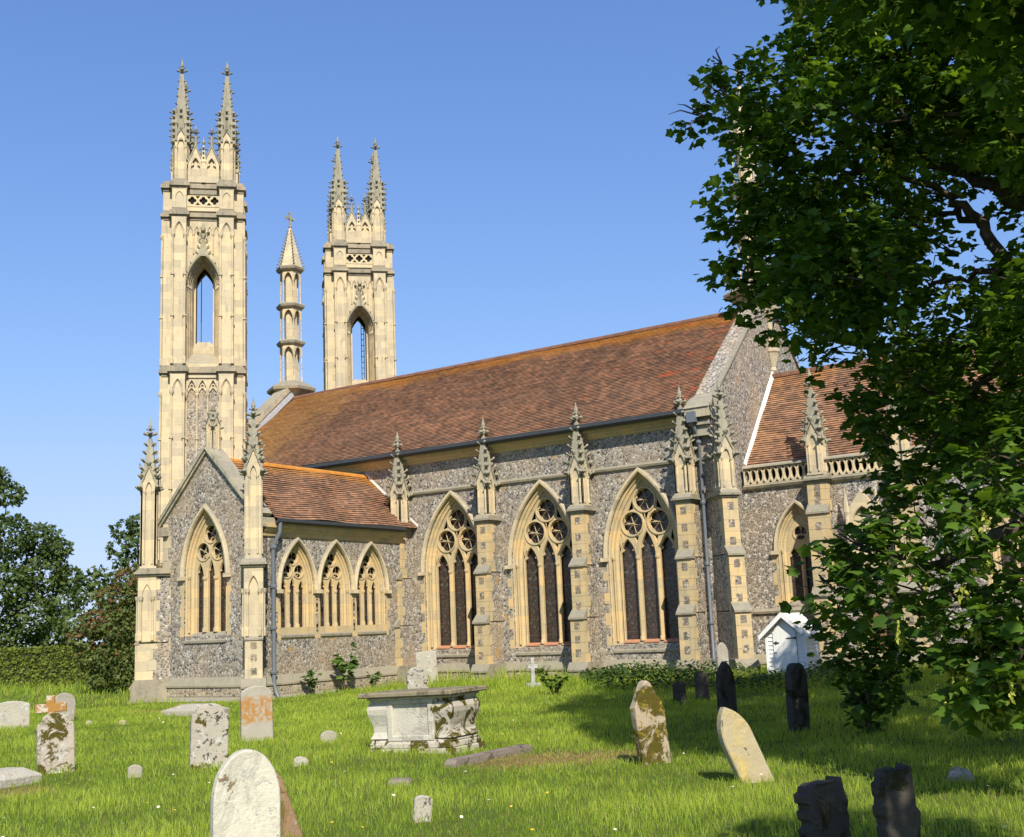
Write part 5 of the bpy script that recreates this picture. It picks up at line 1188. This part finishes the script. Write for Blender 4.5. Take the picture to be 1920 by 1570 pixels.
# toward the camera the lateral direction at the left of the view is (.64, .77)
def lat(u, w, z, r, q=1): return (u*.62 - w*.78, u*.78 + w*.62, z, r, q)
tb1 = (-58.6, 36.6, 0)
far_tree("broadleaf_tree", tb1, [lat(*a) for a in [(-1.0,0,10.0,1.5), (.1,0,10.8,1.0), (1.0,.3,10.0,.9), (-2.6,0,9.0,1.6), (-2.4,0,10.6,1.1), (1.0,-.4,7.6,1.6), (2.7,0,7.4,1.2), (3.5,0,6.9,.9), (2.9,0,5.6,1.4), (4.2,.2,5.3,.9), (4.0,0,4.0,1.1), (-1.2,-.8,6.2,1.8), (.8,-.8,5.0,1.7), (2.4,-.3,3.4,1.5), (-3.5,0,5.8,1.8), (-4.5,0,7.4,1.6), (-3.0,-.5,3.6,1.7), (-.6,-1,3.2,1.6), (.6,0,2.0,1.5), (3.4,.3,2.3,1.2), (-2.4,0,1.8,1.6), (-5.5,0,4.2,1.8), (-5.8,0,2.2,1.6), (1.8,.5,1.5,1.2), (4.2,.3,1.4,.9)]], .19, "tall dark broadleaf tree behind the hedge at the left edge", tree_leaf, trunk=.3, dens=370)
far_tree("evergreen_tree", (-51.8, 41.0, 0), [lat(*a) for a in [(.2,0,8.0,.8), (-.7,0,7.7,.7), (1.0,0,7.5,.8), (-1.0,0,6.7,.6), (.3,0,6.9,1.0), (1.4,0,6.4,1.0), (-.3,0,5.6,1.1), (1.4,0,5.0,1.2), (-1.0,.2,4.2,1.0), (-2.0,0,5.2,.8), (-2.6,0,4.4,.7), (.5,0,3.4,1.4), (-1.6,0,2.8,1.2), (-3.0,0,2.8,1.0), (2.2,0,3.4,1.2), (0,0,1.6,1.4)]], .22, "dark feathery evergreen rising behind the red flowering bush", tree_leaf, trunk=.2, dens=240)
far_tree("flowering_bush", (-34.6, 27.2, 0), [lat(*a) for a in [(.6,0,4.1,.6,1), (-.1,0,3.9,.6,1), (1.1,0,3.8,.6,.8), (-.7,0,3.3,.65,.8), (.4,-.2,3.2,.8,.4), (1.3,0,2.9,.8,.3), (-1.2,-.2,2.4,.65,.9), (-1.6,-.2,1.9,.5,1.1), (-.4,-.4,2.3,.8,.2), (.7,-.4,2.1,.9,.15), (-1.3,-.1,1.3,.6,.5), (-.6,-.3,1.2,.8,.1), (.4,-.5,1.1,.85,.1), (1.3,-.3,1.6,.8,.1), (-.9,0,.5,.6,0), (.1,-.4,.45,.7,0), (1.1,-.4,.6,.7,0), (1.9,0,2.2,.8,.3), (1.9,0,3.4,.6,.8), (.4,.6,2.4,1.0,.3)]], .105, "large bush with reddish blossom beside the porch corner", shrub_leaf, "bush", .10, 300, red=.4)
# clipped hedge
hd = empty("hedge", (-47, 31, 0), "clipped dark green hedge running behind the graves at the left", "hedge")
ha, hb_ = Vector((-57.0, 22.0, 0)), Vector((-40.5, 36.5, 0)); hdir = (hb_-ha).normalized(); hn = Vector((hdir.y, -hdir.x, 0)); HL = (hb_-ha).length; HH = 1.62
n = 15000; t = rg.random(n)*HL; fc = rg.random(n); zz = np.where(fc < .62, rg.random(n)*HH, HH - .04*rg.random(n)); off = np.where(fc < .62, .5, rg.random(n)*1.0-.5)
pos = np.array([ha + hdir*a + hn*b + Vector((0, 0, c)) for a, b, c in zip(t, off, zz)]) + rg.normal(size=(n, 3))*.035
nrm = np.where((fc < .62)[:, None], np.array(hn)[None], np.array([0, 0, 1.0])[None])
scatter("foliage", CLP, CLP_T, pos, rg.normal(size=(n, 3)) + np.array([0, 0, .3]), nrm + .45*rg.normal(size=(n, 3)), .07 + .07*rg.random(n), np.clip(.4 + .25*rg.normal(size=n), 0, 1), hedge_leaf, hd)
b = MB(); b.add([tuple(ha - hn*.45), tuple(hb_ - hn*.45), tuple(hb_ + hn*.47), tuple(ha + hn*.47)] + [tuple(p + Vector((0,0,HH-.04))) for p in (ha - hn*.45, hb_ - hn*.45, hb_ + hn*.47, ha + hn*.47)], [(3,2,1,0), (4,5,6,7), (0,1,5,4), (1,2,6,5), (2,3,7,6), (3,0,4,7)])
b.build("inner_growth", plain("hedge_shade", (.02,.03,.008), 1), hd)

# plants at the foot of the wall
def plant(base, h, n, spread, label, mat=plant_leaf, lsize=.12, stems=3, name="leafy_plant", tpl=(SYC, SYC_T), top=.25):
    root = empty(name, base, label, "plant"); pos, fw, up, sz, ti = [], [], [], [], []; mb = MB(); bz = Vector(base)
    for s in range(stems):
        a = rnd.random()*6.28; e = bz + Vector((math.cos(a)*spread*rnd.uniform(.2, 1), math.sin(a)*spread*rnd.uniform(.2, 1), h*rnd.uniform(.55, 1)))
        mb.tube([bz - Vector((0,0,.1)), bz.lerp(e, .5) + Vector((0,0,.1*h)), e], [.012, .009, .004], 5)
        for k in range(n//stems):
            t = rnd.uniform(top, 1.02); p = bz.lerp(e, t) + Vector((0, 0, .4*h*t*(1-t))); a = rnd.random()*6.28
            pos.append(p); fw.append((math.cos(a), math.sin(a), rnd.uniform(-.5, .2))); up.append((rnd.gauss(0,.35), rnd.gauss(0,.35), 1)); sz.append(lsize*rnd.uniform(.6, 1.25)); ti.append(min(1, max(0, rnd.gauss(.5, .25))))
    scatter("leaves", tpl[0], tpl[1], pos, fw, up, sz, ti, mat, root); mb.build("stems", bark, root); return root
plant((-23.45, 26.0, .05), 1.55, 90, .5, "tall self-seeded leafy plant growing against the porch side wall", plant_leaf, .20, 5)
plant((-23.5, 24.7, .05), .70, 60, .35, "low bright green plant at the foot of the porch side wall", plant_leaf, .15, 6)
plant((-23.6, 27.4, .1), .5, 40, .35, "straggling low weed near the inner corner of porch and nave", plant_leaf, .13, 5)
plant(P_(1040, 1300, .12) + (.1,), .55, 150, .55, "ivy-like bush beside the small pale cross", plant_leaf, .10, 9)
plant((-18.4, 28.7, .15), .45, 60, .5, "low weeds at the foot of the second nave buttress", plant_leaf, .12, 7)
plant(P_(235, 1300) + (0,), .7, 130, .6, "low green growth at the foot of the flowering bush", plant_leaf, .12, 9)
plant((-22.6, 29.0, .15), .9, 24, .12, "thin climbing weed beside the pale headstone by the nave", plant_leaf, .14, 2)
# nettle bed
n = 6000; X = rg.uniform(-16.6, -9.0, n); Y = 28.9 - rg.random(n)**1.4*np.clip((X+17.5)*1.3, .3, 4.6); Hh = .15 + .42*rg.random(n)*np.clip((X+18)/3, .2, 1)*np.clip(np.abs(X-SX)-.3, .25, 1)
pos = np.stack([X, Y, np.array([gh(a, b_) for a, b_ in zip(X, Y)]) + Hh*rg.random(n)**.5], 1); an = rg.random(n)*6.28
ok = ~((np.abs(X-SX) < .7) & (Y > 28.0)); pos = pos[ok]; an = an[ok]; m = len(pos)
nb_ = scatter("nettle_patch", OVL, OVL_T, pos, np.stack([np.cos(an), np.sin(an), -.35 + .2*rg.normal(size=m)], 1), np.array([0, 0, 1.0]) + .3*rg.normal(size=(m, 3)), .06 + .09*rg.random(m), rg.random(m), nettle_leaf); tag(nb_, "bed of dark nettles along the foot of the nave and shed", "nettles", kind="stuff")

# ------------------------------------------------------------------ grass
def grass(n, dmin, dmax, power, wmul):
    u = rg.random(n); d = (dmin**power + u*(dmax**power - dmin**power))**(1/power); az = np.radians(rg.uniform(-67, 6, n))
    x, y = d*np.sin(az), d*np.cos(az); keep = np.ones(n, bool)
    keep &= ~((x < XE+.2) & (y > YS-.35) | (x > XE-.5) & (y > CY-.3) | (x > PX0-.1) & (x < PX1+.1) & (y > PY-.1))
    for (cx, cy, rot, hx, hy) in EXCL:
        dx, dy = x-cx, y-cy; c, s = math.cos(R(rot)), math.sin(R(rot)); keep &= ~((np.abs(dx*c+dy*s) < hx) & (np.abs(-dx*s+dy*c) < hy))
    x, y, d = x[keep], y[keep], d[keep]
    z = np.array([gh(a, b_) for a, b_ in zip(x, y)]); dr = np.array([max(0, dryness(a, b_)) for a, b_ in zip(x, y)])
    pn = np.array([noise.noise(Vector((a*.55, b_*.55, 5))) + .6*noise.noise(Vector((a*1.9, b_*1.9, 8))) for a, b_ in zip(x, y)])
    return x, y, z, d, dr, pn
EXCL = [(TB.location.x, TB.location.y, 6, L2+.08, D2+.08), (kp[0], kp[1], 93, .95, .07)] + [(*P_(366, 1342), 12, .62, .32), (*P_(5, 1472), 10, .24, .3), (*P_(750, 1474), 30, .12, .08)]
def grass_obj(n, dmin, dmax, power, hmul, wid):
    x, y, z, d, dr, pn = grass(n, dmin, dmax, power, 1); n = len(x)
    bank = np.clip((y-24)/5, 0, 1)*np.clip((x+24.3)/1.5, 0, 1) + np.clip((y-25)/3, 0, 1)*np.clip((-27-x)/2, 0, 1) 
    H = (.042 + .060*rg.random(n) + .06*np.clip(pn, -.6, 1) + .26*bank*rg.random(n))*hmul*(1 - .6*np.clip(dr*1.5, 0, 1))
    sd = np.min(np.stack([np.hypot(x-a_, y-b_) for a_, b_ in STONES + [(TB.location.x-.7, TB.location.y-.4), (TB.location.x+.1, TB.location.y-.5), (TB.location.x+.75, TB.location.y-.2)]]), 0); H *= 1 + 1.1*np.clip(1 - sd/.42, 0, 1)*rg.random(n)
    long_ = rg.random(n) < .035; H[long_] *= 1.7
    w = np.maximum(wid, d*.00038)*(.7 + .6*rg.random(n)); a = rg.random(n)*6.283; bend = H*(.25 + .75*rg.random(n)**2); la = rg.random(n)*6.283
    sx, sy = np.cos(a)*w/2, np.sin(a)*w/2; bx, by = np.cos(la)*bend, np.sin(la)*bend
    V = np.empty((n, 5, 3)); V[:, 0] = np.stack([x-sx, y-sy, z-.01], 1); V[:, 1] = np.stack([x+sx, y+sy, z-.01], 1)
    V[:, 2] = np.stack([x-sx*.8+bx*.3, y-sy*.8+by*.3, z+H*.6], 1); V[:, 3] = np.stack([x+sx*.8+bx*.3, y+sy*.8+by*.3, z+H*.6], 1); V[:, 4] = np.stack([x+bx, y+by, z+H*.95], 1)
    T = np.array([(0, 1, 3), (0, 3, 2), (2, 3, 4)])[None] + (np.arange(n)*5)[:, None, None]
    ti = np.clip(.52 + .24*rg.normal(size=n) + .5*pn, 0, 1); isd = rg.random(n) < np.clip(dr*.8 + .10*np.clip(-pn-.1, 0, 1), .03, .6)
    g1 = tri_mesh("grass", V[~isd].reshape(-1, 3), (np.array([(0, 1, 3), (0, 3, 2), (2, 3, 4)])[None] + (np.arange((~isd).sum())*5)[:, None, None]).reshape(-1, 3), grass_m, None, np.repeat(ti[~isd], 5))
    g2 = tri_mesh("dry_grass", V[isd].reshape(-1, 3), (np.array([(0, 1, 3), (0, 3, 2), (2, 3, 4)])[None] + (np.arange(isd.sum())*5)[:, None, None]).reshape(-1, 3), dry_m, None, np.repeat(ti[isd], 5))
    return g1, g2
g1, g2 = grass_obj(400000, 6.2, 34, 1.0, 1.0, .0045)
tag(g1, "rough green grass covering the churchyard", "grass", kind="stuff"); tag(g2, "scattered dry straw-coloured grass blades", "dry grass", kind="stuff")
g3, g4 = grass_obj(60000, 34, 62, 1.2, 1.6, .02)
tag(g3, "distant green grass before the hedge", "grass", kind="stuff"); tag(g4, "distant dry grass before the hedge", "dry grass", kind="stuff")

n = 260; fx, fy, fz, fd, _, fp = grass(n, 7.5, 26, 1.4, 1); m = len(fx)
fl_m = leaf_mat("wild_flower", (.75,.70,.55), (.80,.55,.03), .2)
fo = scatter("wild_flowers", [(0,0,0)] + [(.5*math.cos(k*1.0472), .5*math.sin(k*1.0472), .06) for k in range(6)], [(0, 1+k, 1+(k+1) % 6) for k in range(6)], np.stack([fx, fy, fz+.10+.06*rg.random(m)], 1), rg.normal(size=(m, 3))*[1, 1, .2], np.array([0, 0, 1.0]) + .3*rg.normal(size=(m, 3)), .022 + .014*rg.random(m), (rg.random(m) < .5).astype(float), fl_m)
tag(fo, "tiny white and yellow wild flowers dotted through the grass", "wild flowers", kind="stuff")
